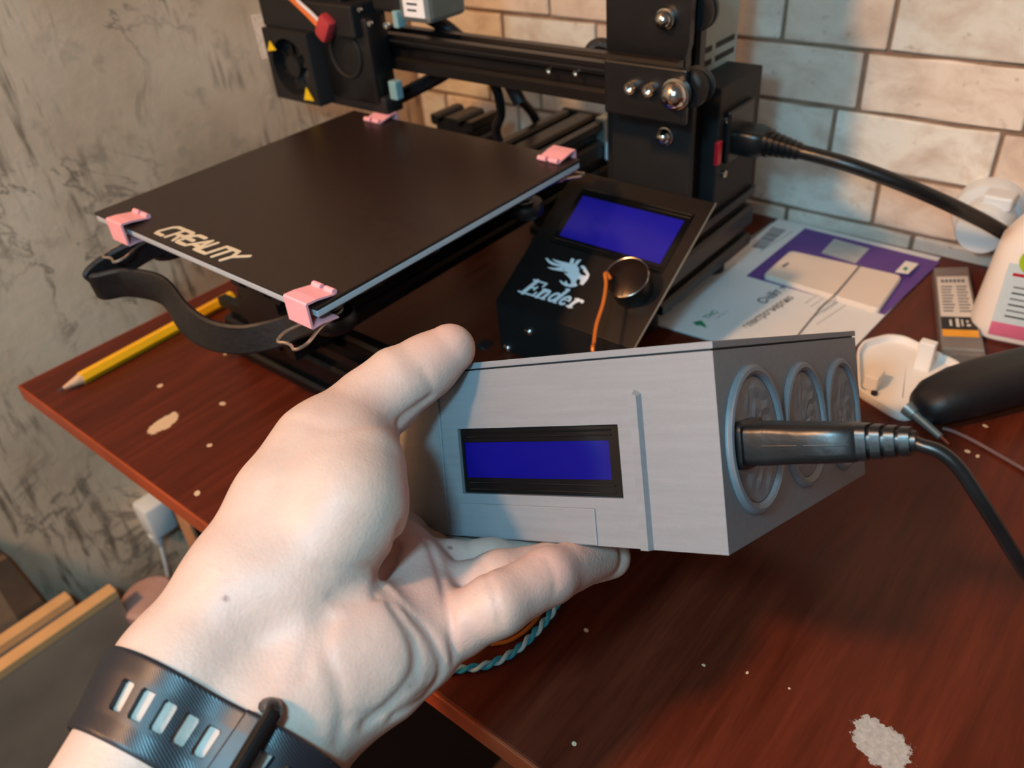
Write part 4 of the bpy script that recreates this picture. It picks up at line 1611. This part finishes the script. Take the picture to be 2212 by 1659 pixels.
gl([(2.14 + .2 * math.cos(a), .31 + .27 * math.sin(a)) for a in np.linspace(0, 2 * math.pi, 19)], .13)
gl([(2.88 + .2 * math.cos(a), .31 + .27 * math.sin(a)) for a in np.linspace(.15, 5.5, 17)], .13)
part(mb, 'printed_name', M_WHITEPRINT, cb, smooth=False)
for q_ in ((1146, 715), (1100, 750)):
    part(acorn(MB(), ony(*q_, 48.2), -Y3, 2.9, 3.4), 'box_screw', M_CHROME, cb)
p_ = ony(1046, 764, 44)
part(MB().lathe([(7, 0), (7.6, 1), (7.6, 8), (6.5, 9), (4.6, 9), (4.4, 7), (0.01, 7)], p_ + Y3 * 5, -Y3, 22), 'port_plug', M_BLACKMATT, cb)
pts = [p_ - Y3 * 4.1 + (X3 * math.cos(a) + Z3 * math.sin(a)) * 5.2 for a in np.linspace(0, 2 * math.pi, 25)]
part(MB().tube(pts, 0.5, 6, False), 'port_ring', M_STEEL, cb)

# ------------------------------------------------------------------ pink binder clips on the bed corners
M_PINK = mat('pink_enamel', srgb(244, 170, 178), 0.4, vary=0.04)
M_WIRE = mat('steel_wire', srgb(196, 186, 172), 0.25, 0.9, vary=0.1)


def binder_clip(o, inward, along, label, width=14.0, flip=1):
    """o: point on the bed edge at sheet height; inward: towards the bed; the spine stands outside the edge"""
    inw, al = nrm(inward), nrm(along)
    k = thing('binder_clip', label, 'clip', o, None, 'pink clips holding the build sheet')
    prof = [(10.5, 1.1), (2.0, 2.8), (-3.0, 3.2), (-3.6, 2.6), (-3.6, -8.0), (-3.0, -8.6), (2.0, -8.5), (10.0, -9.8), (10.0, -9.1), (2.0, -7.8), (-2.6, -7.8), (-2.6, 2.2), (2.0, 1.9), (10.5, 0.35)]
    mb = MB().prism(prof, np.asarray(o) - al * width / 2, inw, Z3, al, width)
    bdy = part(mb, 'clip_body', M_PINK, k, smooth=False)
    mb = MB()
    for s_ in (-1, 1):
        c0 = np.asarray(o) + al * s_ * width * 0.27
        mb.tube([c0 + inw * 11.0 + Z3 * 1.3 - al * 2.6, c0 + inw * 11.0 + Z3 * 1.3 + al * 2.6], 1.4, 10)
    part(mb, 'clip_curl', M_PINK, k)
    # upper wire loop folded flat onto the sheet is taken out; lower loop hangs below the bed
    lo_ = np.asarray(o) + inw * 10.0 - Z3 * 10.0
    loop = [lo_ - al * 5, lo_ - al * 4.6 - inw * 8 - Z3 * 1.2, lo_ - al * 7.2 - inw * 17 - Z3 * 2.6, lo_ - al * 5.5 - inw * 22 - Z3 * 3.4, lo_ - al * 1.5 - inw * 21 - Z3 * 3.4, lo_ + al * 1.5 - inw * 21 - Z3 * 3.4, lo_ + al * 5.5 - inw * 22 - Z3 * 3.4, lo_ + al * 7.2 - inw * 17 - Z3 * 2.6, lo_ + al * 4.6 - inw * 8 - Z3 * 1.2, lo_ + al * 5]
    part(MB().tube(catmull(loop, 6), 0.75, 8), 'wire_loop', M_WIRE, k)
    return k


E_ = B0 + 0.4
binder_clip((79.5, -E_, 105.0), Y3, X3, 'pink binder clip on the bed corner above the handle strap end')
binder_clip((-59.5, -E_, 105.0), Y3, X3, 'pink binder clip on the bed edge beside the printed name')
binder_clip((-58.0, E_, 105.0), -Y3, X3, 'pink binder clip on the bed edge under the tool head')
binder_clip((75.0, E_, 105.0), -Y3, X3, 'pink binder clip on the bed corner by the screen box')


# ------------------------------------------------------------------ printer mains lead
ip = np.array([131.0, 177.5, 94.5])
lead = thing('mains_lead', 'thick black mains lead plugged into the printer power supply', 'cord', ip)


def isec(x, w, h, r, dz=0.0):
    return [ip + X3 * x + Y3 * u + Z3 * (v + dz) for u, v in rrect(w, h, r, 3)]


part(MB().loft([isec(-0.5, 20, 14, 3), isec(9, 20, 14, 3), isec(14, 17, 13, 3), isec(17, 12, 11, 3)]), 'plug_body', M_RUBBER, lead)
mb = MB()
x = 16.0
for i in range(6):
    w = 13.5 - i * 0.9 + (1.2 if i == 0 else 0)
    mb.loft([isec(x, w, w, w * .4, -i * .3), isec(x + 2.0, w, w, w * .4, -i * .3)])
    mb.loft([isec(x + 1.8, w * .8, w * .8, w * .3, -i * .3), isec(x + 3.6, w * .8, w * .8, w * .3, -i * .3)])
    x += 3.3
part(mb, 'strain_relief', M_RUBBER, lead)
cp_ = [ip + X3 * 33 - Z3 * 1.6, ony(1775, 339, 178.5), ony(1850, 361, 181), ony(1960, 402, 190), ony(2060, 446, 206), ony(2150, 492, 228), ony(2230, 545, 252), ony(2330, 640, 266), onz(2420, 660, 4.6)]
part(MB().tube(catmull(cp_, 8), 3.9, 12), 'lead', M_RUBBER, lead)

# ------------------------------------------------------------------ bent copper wire by the dial
M_COPPER = mat('orange_enamelled_wire', srgb(206, 112, 40), 0.35, 0.2, vary=0.1)
d0 = np.dot(CAMLOC - (KO + PN * 15), CAMROT[:, 2])
wpts = [at(1319, 603, d0 - 2), at(1311, 591, d0 - 1), at(1307, 593, d0 - 2), at(1309, 615, d0 - 4), at(1303, 655, d0 - 8), at(1289, 700, d0 - 14), at(1283, 740, d0 - 20), at(1282, 770, d0 - 24)]
wpts.append(np.array([wpts[-1][0] + 2, wpts[-1][1] + 4, 1.2]))
w_ = part(MB().tube(catmull(wpts, 8), 0.95, 8), 'hooked_wire', M_COPPER, None, base=wpts[-1])
tag(w_, 'hooked orange wire standing in front of the printer dial', 'wire')

# ------------------------------------------------------------------ pencil
M_PENY = mat('yellow_pencil_lacquer', srgb(240, 180, 24), 0.35, vary=0.06)
M_PENW = mat('bare_pencil_wood', srgb(206, 170, 138), 0.7, vary=0.15, vscale=300)
M_LEAD = mat('graphite', srgb(70, 66, 66), 0.4)
pr_ = 3.45
p0, p1 = onz(124, 850, 2.4), onz(502, 640, pr_)
ax = nrm(p1 - p0)
pc_ = thing('pencil', 'short yellow pencil lying at the table edge behind the strap handle', 'pencil', (p0 + p1) / 2 * np.array([1, 1, 0]))
Lp = np.linalg.norm(p1 - p0)


def pens(s, r, n=6, z=None):
    sd_ = nrm(np.cross(ax, Z3))
    upv = np.cross(sd_, ax)
    c_ = p0 + ax * s
    c_ = np.array([c_[0], c_[1], pr_ if z is None else z])
    return [c_ + (sd_ * math.cos(a) + upv * math.sin(a)) * r for a in np.linspace(0, 2 * math.pi, 13)[:-1]]


def hexs(s, r):
    pts = pens(s, r)
    return [p if i % 2 == 0 else (pts[i - 1] + pts[(i + 1) % 12]) / 2 for i, p in enumerate(pts)]


part(MB().loft([hexs(15, 3.85), hexs(Lp, 3.85)]), 'pencil_shaft', M_PENY, pc_, smooth=False)
part(MB().loft([pens(4, 0.95), pens(15.5, 3.5)]), 'sharpened_wood', M_PENW, pc_)
part(MB().loft([pens(0, 0.15), pens(4.2, 0.95)]), 'pencil_point', M_LEAD, pc_)

# ------------------------------------------------------------------ printed bill with white cover on it
M_PAPER = mat('bluish_white_paper', srgb(222, 226, 228), 0.7, vary=0.03, vscale=20)
M_PURPLE = mat('purple_print', srgb(92, 62, 142), 0.6, vary=0.06)
M_GREYINK = mat('grey_ink', srgb(104, 108, 114), 0.7)
M_PALEINK = mat('pale_grey_ink', srgb(176, 182, 184), 0.7)
M_GREENINK = mat('green_ink', srgb(30, 130, 90), 0.6)
bill = thing('paper_bill', 'white printed bill with a purple panel lying by the wall', 'paper', (168, 200, 0))
PZ = 0.9
corn = [onz(1682, 472, PZ), onz(2032, 556, PZ), onz(1790, 808, PZ), onz(1395, 694, PZ)]
corn[0][1] = min(corn[0][1], 281)
corn[1][1] = min(corn[1][1], 281)
cu_ = lambda u, v: (corn[3] * (1 - u) + corn[2] * u) * (1 - v) + (corn[0] * (1 - u) + corn[1] * u) * v
mb = MB()
nu, nv = 14, 18
tp, bt = [], []
for j in range(nv + 1):
    for i in range(nu + 1):
        p = cu_(i / nu, j / nv)
        lift = 0.25 * (1 + math.sin(i * .9 + 1) * math.sin(j * .7))
        tp.append(p + Z3 * 0)
        bt.append(np.array([p[0], p[1], 0.05]))
n1_ = len(tp)
fs_ = []
for j in range(nv):
    for i in range(nu):
        a, b, c, d = j * (nu + 1) + i, j * (nu + 1) + i + 1, (j + 1) * (nu + 1) + i + 1, (j + 1) * (nu + 1) + i
        fs_ += [(a, b, c, d), (n1_ + d, n1_ + c, n1_ + b, n1_ + a)]
rim = [i for i in range(nu + 1)] + [j * (nu + 1) + nu for j in range(1, nv + 1)] + [nv * (nu + 1) + i for i in range(nu - 1, -1, -1)] + [j * (nu + 1) for j in range(nv - 1, 0, -1)]
for a, b in zip(rim, rim[1:] + rim[:1]):
    fs_.append((a, n1_ + a, n1_ + b, b))
mb.add(tp + bt, fs_)
part(mb, 'sheet', M_PAPER, bill, smooth=False)


def flat(px_list, z, m, name, parent, dz=0.12):
    P2 = [onz(a, b, z) for a, b in px_list]
    mb = MB()
    mb.prism([(p[0], p[1]) for p in P2], (0, 0, z - 0.05), X3, Y3, Z3, dz)
    return part(mb, name, m, parent, smooth=False)


flat([(1739, 493), (2031, 566), (1911, 680), (1612, 596)], PZ + .1, M_PURPLE, 'purple_panel', bill)
flat([(1802, 516), (1878, 537), (1848, 569), (1774, 546)], PZ + .2, M_PALEINK, 'pale_square', bill)
# barcode
b0, b1, b2_, b3 = [np.array(onz(a, b, PZ)) for a, b in ((1669, 490), (1699, 497), (1649, 539), (1624, 533))]
mb = MB()
rk = random.Random(11)
u_ = 0.0
while u_ < 1:
    w_ = rk.uniform(.015, .05)
    A_, B_ = b3 + (b0 - b3) * u_, b2_ + (b1 - b2_) * u_
    A2, B2 = b3 + (b0 - b3) * min(1, u_ + w_), b2_ + (b1 - b2_) * min(1, u_ + w_)
    mb.prism([(p[0], p[1]) for p in (A_, B_, B2, A2)], (0, 0, PZ), X3, Y3, Z3, 0.12)
    u_ += w_ + rk.uniform(.015, .035)
part(mb, 'barcode', M_GREYINK, bill, smooth=False)
rd = nrm(onz(1710, 640, PZ) - onz(1610, 705, PZ))
ru = np.cross(Z3, rd)
text_part('Счёт за', 8.2, onz(1650, 657, PZ + .1), rd, ru, M_GREYINK, 'printed_heading', bill, bold=0.22)
text_part('электроэнергию', 7.0, onz(1614, 710, PZ + .1), rd, ru, M_GREYINK, 'printed_heading', bill, bold=0.2, sx=0.82)
text_part('ТНС', 5.2, onz(1528, 690, PZ + .1), rd, ru, M_GREENINK, 'printed_logo_text', bill, bold=0.1)
text_part('энерго', 3.6, onz(1548, 690, PZ + .1), rd, ru, M_PALEINK, 'printed_logo_text', bill)
flat([(1497, 696), (1515, 692), (1524, 702), (1526, 708), (1512, 702), (1504, 703)], PZ + .1, M_GREENINK, 'logo_leaf', bill)
mb = MB()
for (a, b, c, d) in ((1740, 655, 1790, 622), (1752, 662, 1812, 622), (1765, 668, 1822, 630), (1778, 674, 1830, 640), (1612, 520, 1668, 482), (1640, 545, 1712, 500), (1420, 690, 1452, 668), (1455, 662, 1540, 604), (1545, 600, 1590, 568), (1750, 690, 1810, 650), (1765, 700, 1826, 660)):
    A_, B_ = onz(a, b, PZ), onz(c, d, PZ)
    mb.stroke([(A_[0], A_[1]), (B_[0], B_[1])], 0.7, (0, 0, PZ), X3, Y3, Z3, 0.1)
part(mb, 'small_print', M_PALEINK, bill, smooth=False, kind='stuff')

M_IVORY = mat('ivory_plastic', srgb(224, 212, 200), 0.45, vary=0.03, vscale=30)
M_WHITEPL = mat('white_plastic', srgb(232, 229, 224), 0.4, vary=0.02)
ct = [onz(a, b, 4.4) for a, b in ((1706, 540), (1950, 595), (1899, 668), (1648, 592))]
cvr = thing('battery_cover', 'flat ivory plastic cover with a slot lying on the purple panel', 'cover', (sum(ct) / 4) * np.array([1, 1, 0]) + Z3 * (PZ + .1))
cc_ = sum(ct) / 4


def inset(ps, f, z):
    c_ = sum(ps) / len(ps)
    return [np.array([*(c_ + (p - c_) * f)[:2], z]) for p in ps]


def roundquad(ps, r, n=4):
    out = []
    for i in range(len(ps)):
        p, a, b = ps[i], ps[i - 1], ps[(i + 1) % len(ps)]
        s_, e_ = p + nrm(a - p) * r, p + nrm(b - p) * r
        for k in range(n + 1):
            t_ = k / n
            out.append(s_ * (1 - t_) ** 2 + p * 2 * t_ * (1 - t_) + e_ * t_ * t_)
    return out


rq = roundquad(ct, 3.5)
part(MB().loft([inset(rq, 1.0, PZ + .15), inset(rq, 1.0, 3.4), inset(rq, .975, 4.4)]), 'shell', M_IVORY, cvr)
flat([(1688, 575), (1701, 567), (1706, 569), (1693, 578)], 4.5, M_GREYINK, 'slot', cvr)
flat([(1956, 565), (1984, 571), (1962, 592), (1934, 588)], 4.5, M_WHITEPL, 'tab', cvr, 0.5)
flat([(1950, 580), (1957, 576), (1962, 580), (1956, 585)], 5.1, M_GREENINK, 'green_dot', cvr)
th2 = [onz(1858, 572, 5.2), onz(1835, 600, 5.0), onz(1800, 640, 4.9), onz(1782, 655, 1.8), onz(1760, 680, 1.5), onz(1735, 710, 1.5), onz(1715, 735, 1.5)]
w_ = part(MB().tube(catmull(th2, 6), 0.45, 6), 'thin_wire', mat('dull_brown_wire', srgb(110, 96, 88), 0.5), None)
tag(w_, 'thin brown wire lying across the ivory cover and the bill', 'wire')

# ------------------------------------------------------------------ white plastic tray
ot = [onz(a, b, 0) for a, b in ((1848, 772), (1862, 752), (1915, 738), (1950, 742), (2062, 796), (2080, 812), (2078, 845), (1985, 905), (1955, 915), (1930, 908), (1850, 858))]
tray = thing('plastic_tray', 'open white plastic housing half lying behind the black-handled iron', 'tray', (sum(ot) / len(ot)) * np.array([1, 1, 0]))
rq = roundquad(ot, 3, 2)
mb = MB()
mb.loft([inset(rq, .97, 0.05), inset(rq, 1.0, 2), inset(rq, 1.0, 5.2), inset(rq, .955, 5.2), inset(rq, .935, 1.6), inset(rq, .5, 1.4)])
part(mb, 'shell', M_WHITEPL, tray)
c_ = onz(1998, 775, 7)
part(MB().bb(c_ + np.array([-4, -3, -6]), c_ + np.array([4, 2, 11]), .8), 'clip_tab', M_WHITEPL, tray, smooth=False)
c_ = onz(1885, 835, 2)
part(MB().bb(c_ + np.array([-4, -4, 0]), c_ + np.array([3, 6, 8]), .6), 'inner_post', M_WHITEPL, tray, smooth=False)
for q_ in ((1983, 785), (1997, 793), (1888, 851)):
    part(MB().cyl(onz(*q_, 2.2), onz(*q_, 2.2) + Z3 * 1.2, 1.6, seg=10), 'hole', M_BLACKMATT, tray)

# ------------------------------------------------------------------ black-handled iron
M_HANDLE = mat('black_rubber_grip', srgb(22, 21, 24), 0.5, vary=0.25, vscale=60, bump=0.2, bscale=200)
a0, a1 = onz(1990, 868, 13), onz(2260, 796, 13)
tx = nrm((a1 - a0) * np.array([1, 1, 0]))
ty = np.cross(Z3, tx)
iron = thing('soldering_iron', 'black-handled iron with a thin metal tip lying on the table', 'tool', ((a0 + a1) / 2) * np.array([1, 1, 0]))


def tsec(s, w, h, zc=13):
    c_ = a0 + tx * s
    return [np.array([c_[0], c_[1], zc]) + ty * u + Z3 * v for u, v in rrect(w, h, min(w, h) * .42, 4)]


part(MB().loft([tsec(-1, 8, 8, 9), tsec(1, 17, 13, 9.5), tsec(7, 23, 18, 11), tsec(20, 26, 22, 12.5), tsec(40, 27, 23, 13), tsec(70, 26, 22, 13), tsec(120, 24, 21, 13), tsec(124, 16, 14, 13)]), 'grip', M_HANDLE, iron)
s0_, s1_ = onz(1974, 893, 6), onz(2032, 944, 3.0)
part(MB().cyl(s0_ + (s0_ - s1_) * 0.15, s1_, 2.6, 1.6, 14), 'metal_shaft', M_STEEL, iron)
part(MB().cyl(s1_ - (s1_ - s0_) * .02, onz(2050, 960, 2.0), 1.0, 0.5, 10), 'copper_tip', mat('copper_tip', srgb(150, 84, 64), 0.35, 0.8), iron)
part(MB().cyl(s0_ + (s0_ - s1_) * .25, s0_ + (s1_ - s0_) * .06, 4.2, 3.2, 14), 'collar', M_STEEL, iron)
gw = [onz(2036, 925, 1.2), onz(2060, 932, 1.2), onz(2110, 956, 1.2), onz(2212, 1014, 1.2), onz(2330, 1080, 1.2)]
w_ = part(MB().tube(catmull(gw, 6), 0.9, 8), 'grey_wire', mat('dull_mauve_wire', srgb(104, 78, 76), 0.5), None)
tag(w_, 'dull mauve wire running from the iron tip across the table', 'wire')

# ------------------------------------------------------------------ blade pack
M_CLEAR = mat('clear_grey_plastic', srgb(150, 142, 138), 0.2, vary=0.04, alpha=0.55)
M_LABEL = mat('pale_label', srgb(214, 208, 200), 0.55, vary=0.04)
M_AMBER = mat('amber_band', srgb(232, 160, 40), 0.5)
bp = [onz(a, b, 0) for a, b in ((2013, 596), (2086, 594), (2124, 790), (2030, 784))]
pack = thing('blade_pack', 'flat clear blade pack with white, black and amber label', 'pack', (sum(bp) / 4) * np.array([1, 1, 0]))


def bq(u0, v0, u1, v1, z0, z1, inset_=0):
    f_ = lambda u, v: (bp[0] * (1 - u) + bp[1] * u) * (1 - v) + (bp[3] * (1 - u) + bp[2] * u) * v
    P2 = [f_(u0, v0), f_(u1, v0), f_(u1, v1), f_(u0, v1)]
    return MB().prism([(p[0], p[1]) for p in P2], (0, 0, z0), X3, Y3, Z3, z1 - z0)


part(bq(0, 0, 1, 1, 0.05, 5.4), 'case', M_CLEAR, pack, smooth=False)
part(bq(.06, .12, .94, .60, 5.3, 5.6), 'white_label', M_LABEL, pack, smooth=False)
part(bq(.06, .60, .94, .74, 5.3, 5.6), 'black_label', M_BLACK, pack, smooth=False)
part(bq(.06, .74, .94, .81, 5.3, 5.6), 'amber_label', M_AMBER, pack, smooth=False)
part(bq(.02, .93, .98, .96, 5.3, 5.8), 'case_ridge', M_STEEL, pack, smooth=False)
mb = MB()
for i, v_ in enumerate((.16,)):
    for k in range(6):
        m2 = bq(.16 + k * .115, v_, .16 + k * .115 + .085, v_ + .035, 5.5, 5.75)
        mb.add(m2.v, m2.f)
for k in range(9):
    m2 = bq(.14, .24 + k * .036, .46 - .03 * (k % 3), .255 + k * .036, 5.5, 5.7)
    mb.add(m2.v, m2.f)
    m2 = bq(.56, .24 + k * .036, .86 - .04 * (k % 2), .255 + k * .036, 5.5, 5.7)
    mb.add(m2.v, m2.f)
part(mb, 'label_print', M_GREYINK, pack, smooth=False)
mb = MB()
for (u0, v0, u1, v1) in ((.26, .635, .32, .70), (.42, .62, .5, .71), (.56, .63, .6, .70), (.68, .64, .74, .66), (.68, .68, .78, .70)):
    m2 = bq(u0, v0, u1, v1, 5.5, 5.75)
    mb.add(m2.v, m2.f)
part(mb, 'label_print', M_LABEL, pack, smooth=False)

# ------------------------------------------------------------------ white bottle
M_BOTTLE = mat('white_bottle_plastic', srgb(236, 228, 220), 0.38, vary=0.02, sss=0.1)
M_BLABEL = mat('bottle_label', srgb(206, 218, 220), 0.45, vary=0.05)
M_PINKBAND = mat('pink_label_band', srgb(214, 110, 140), 0.45)
M_LIME = mat('lime_round_sticker', srgb(176, 206, 40), 0.5)
bc = np.array([292.0, 219.0, 0])
BA = math.radians(8)
bx, by = np.array([math.cos(BA), math.sin(BA), 0]), np.array([-math.sin(BA), math.cos(BA), 0])
bot = thing('white_bottle', 'white plastic bottle with green sticker standing beside the blade pack', 'bottle', bc)


def bsec(z, w, d, dx=0.0):
    return [bc + bx * (u + dx) + by * v + Z3 * z for u, v in rrect(w, d, min(w, d) * .36, 6)]


part(MB().loft([bsec(0, 58, 34), bsec(2, 62, 38), bsec(8, 63, 39), bsec(40, 58, 38), bsec(52, 55, 37), bsec(62, 44, 32), bsec(74, 30, 26), bsec(84, 24, 23), bsec(92, 22, 22), bsec(104, 22, 22)]), 'bottle_body', M_BOTTLE, bot)
part(MB().loft([bsec(103, 27, 26), bsec(120, 27, 26), bsec(124, 24, 24)]), 'cap', M_BOTTLE, bot)


def bface(u0, z0, u1, z1, off, m, name):
    """patch following the flat front of the bottle"""
    mb = MB()
    n_ = 6
    dep_ = lambda z: -(39 - max(0, z - 8) * (1 / 32)) / 2
    A = []
    for j in range(n_ + 1):
        z = z0 + (z1 - z0) * j / n_
        A += [bc + bx * u0 + by * (dep_(z) - off) + Z3 * z, bc + bx * u1 + by * (dep_(z) - off) + Z3 * z]
    Bk = [p + by * 0.5 for p in A]
    k = len(A)
    fs_ = []
    for j in range(n_):
        fs_ += [(2 * j, 2 * j + 1, 2 * j + 3, 2 * j + 2), (k + 2 * j + 2, k + 2 * j + 3, k + 2 * j + 1, k + 2 * j)]
    mb.add(A + Bk, fs_)
    return part(mb, name, m, bot, smooth=False)


bface(-21, 5, 21, 47, .15, M_BLABEL, 'label')
bface(-21, 5, 21, 13, .25, M_PINKBAND, 'label_band')
mb = MB()
mb.prism([(8 * math.cos(a), 8 * math.sin(a)) for a in np.linspace(0, 2 * math.pi, 25)[:-1]], bc + bx * -9 + by * -19.0 + Z3 * 50, bx, Z3, -by, 0.7)
part(mb, 'round_sticker', M_LIME, bot, smooth=False)
for k in range(6):
    bface(-16, 17 + k * 3.4, 14 - 4 * (k % 3), 17.9 + k * 3.4, .3, M_GREYINK if k % 2 else M_BLACK, 'label_line')
bface(-18, 40.5, -10, 42.2, .3, M_RED, 'label_line')

# ------------------------------------------------------------------ white socket on the back wall
M_BLUEWHITE = mat('cool_white_plastic', srgb(214, 222, 226), 0.4, vary=0.02)
so = np.array([245.0, YW - 3.0, 36.0])
sock = thing('wall_socket', 'round white wall socket with a white plug behind the bottle', 'socket', so)
part(MB().lathe([(20, 0), (20, 8), (18, 12), (14, 13)], so + Y3 * 0.6, -Y3, 36), 'base_ring', M_BLUEWHITE, sock)
part(MB().lathe([(13, 12), (14.5, 14), (14.5, 30), (13, 33), (0.01, 33)], so + X3 * 3, -Y3, 30), 'plug_body', M_BLUEWHITE, sock)
part(MB().bb(so + np.array([-2, -26, 11]), so + np.array([14, -12, 19]), 1.5), 'latch', M_BLUEWHITE, sock, smooth=False)

# ------------------------------------------------------------------ twisted pair under the hand
M_TW1 = mat('turquoise_wire', srgb(40, 160, 186), 0.35)
M_TW2 = mat('pale_blue_wire', srgb(176, 214, 222), 0.35)
tp_ = catmull([onz(890, 1468, 1.8), onz(985, 1447, 1.8), onz(1050, 1437, 1.8), onz(1110, 1408, 1.8), onz(1160, 1362, 1.8), onz(1198, 1312, 1.8), onz(1212, 1268, 1.8), onz(1205, 1200, 1.8)], 14)
pairw = thing('twisted_wire', 'turquoise and white twisted wire pair on the table under the hand', 'wire', tp_[40] * np.array([1, 1, 0]))
for s_, m_ in ((0, M_TW1), (math.pi, M_TW2)):
    pp, L_ = [], 0
    for i, p in enumerate(tp_):
        if i:
            L_ += np.linalg.norm(p - tp_[i - 1])
        t_ = nrm(tp_[min(i + 1, len(tp_) - 1)] - tp_[max(i - 1, 0)])
        sd_ = nrm(np.cross(t_, Z3))
        a = L_ * 2 * math.pi / 9.5 + s_
        pp.append(p + (sd_ * math.cos(a) + Z3 * math.sin(a)) * 0.85)
    part(MB().tube(pp, 0.85, 8), 'strand', m_, pairw)
w_ = part(MB().tube(catmull([onz(1060, 1392, .9), onz(1100, 1384, .9), onz(1140, 1358, .9), onz(1170, 1320, .9), onz(1180, 1270, .9)], 6), 0.8, 8), 'copper_wire', M_COPPER, None)
tag(w_, 'short orange wire lying beside the turquoise pair', 'wire')

# ------------------------------------------------------------------ things by the left wall, below the table
M_PLANKF = mat('grey_brown_board', srgb(160, 138, 118), 0.6, vary=0.2, vscale=14)
M_PLANKE = mat('pale_pine_edge', srgb(212, 168, 116), 0.6, vary=0.12, vscale=30)
M_DKBROWN = mat('dark_brown_board', srgb(104, 82, 66), 0.6, vary=0.15)
M_MIDBROWN = mat('mid_brown_board', srgb(150, 122, 96), 0.6, vary=0.15)
for (xa, xb_, y1, zt, lb_) in ((-204, -193, -137, -207, 'pale-edged board standing on the floor, the longer of two'), (-216, -206, -163, -199, 'pale-edged board standing against the wall, the shorter of two')):
    bd = thing('wooden_board', lb_, 'board', ((xa + xb_) / 2, -420, ZF), None, 'boards by the left wall')
    part(MB().bb((xa, -700, ZF), (xb_, y1, zt - 1.0), 0.4), 'board_face', M_PLANKF, bd, smooth=False)
    part(MB().bb((xa - .2, -700, zt - 7), (xb_ + .2, y1 + .3, zt), 0.4), 'board_edge', M_PLANKE, bd, smooth=False)
cab_ = thing('brown_panel', 'mid brown panel with a dark frame leaning at the wall', 'panel', (-230, -420, ZF))
part(MB().prism([(-700, ZF), (-205, ZF), (-196, -150), (-205, -100), (-700, -100)], (-239.5, 0, 0), Y3, Z3, X3, 18), 'panel_face', M_MIDBROWN, cab_, smooth=False)
part(MB().prism([(-205, ZF), (-130, ZF), (-182, -148), (-196, -146)], (-239.0, 0, 0), Y3, Z3, X3, 19), 'panel_frame', M_DKBROWN, cab_, smooth=False)
M_MAUVE = mat('mauve_plastic', srgb(176, 142, 134), 0.5)
M_ORANGE = mat('orange_plastic', srgb(226, 110, 70), 0.5)
crate = part(MB().bb((-236, -134, ZF), (-150, 40, -282), 1.0), 'storage_crate', M_TDARK, None, smooth=False)
tag(crate, 'dark storage crate on the floor beside the table panel', 'crate')
cup = thing('plastic_cup', 'mauve and orange plastic cup on the dark crate', 'cup', (-196, -118, -282))
part(MB().lathe([(17, 0), (19, 3), (21, 30), (20.5, 32)], (-196, -118, -281.8), Z3, 24), 'cup_body', M_ORANGE, cup)
part(MB().lathe([(20.4, 29), (21.5, 31), (22, 46), (19, 49), (0.01, 50)], (-196, -118, -281.8), Z3, 24), 'cup_lid', M_MAUVE, cup)
chg = thing('wall_charger', 'white charger with hanging lead plugged in below the table', 'charger', (XW, -78, -196))
cw = np.array([XW, -78.0, -196])
part(MB().bb(cw + np.array([0, -11, -16]), cw + np.array([22, 11, 16]), 3.5), 'charger_body', M_BLUEWHITE, chg)
part(MB().lathe([(6, 0), (5, 8), (2.5, 14)], cw + np.array([12, -6, -15]), -Z3, 14), 'lead_boot', M_BLUEWHITE, chg)
part(MB().tube(catmull([cw + np.array([12, -6, -28]), cw + np.array([10, -10, -60]), cw + np.array([9, -16, -84])], 8), 1.7, 8), 'charger_lead', M_BLUEWHITE, chg)
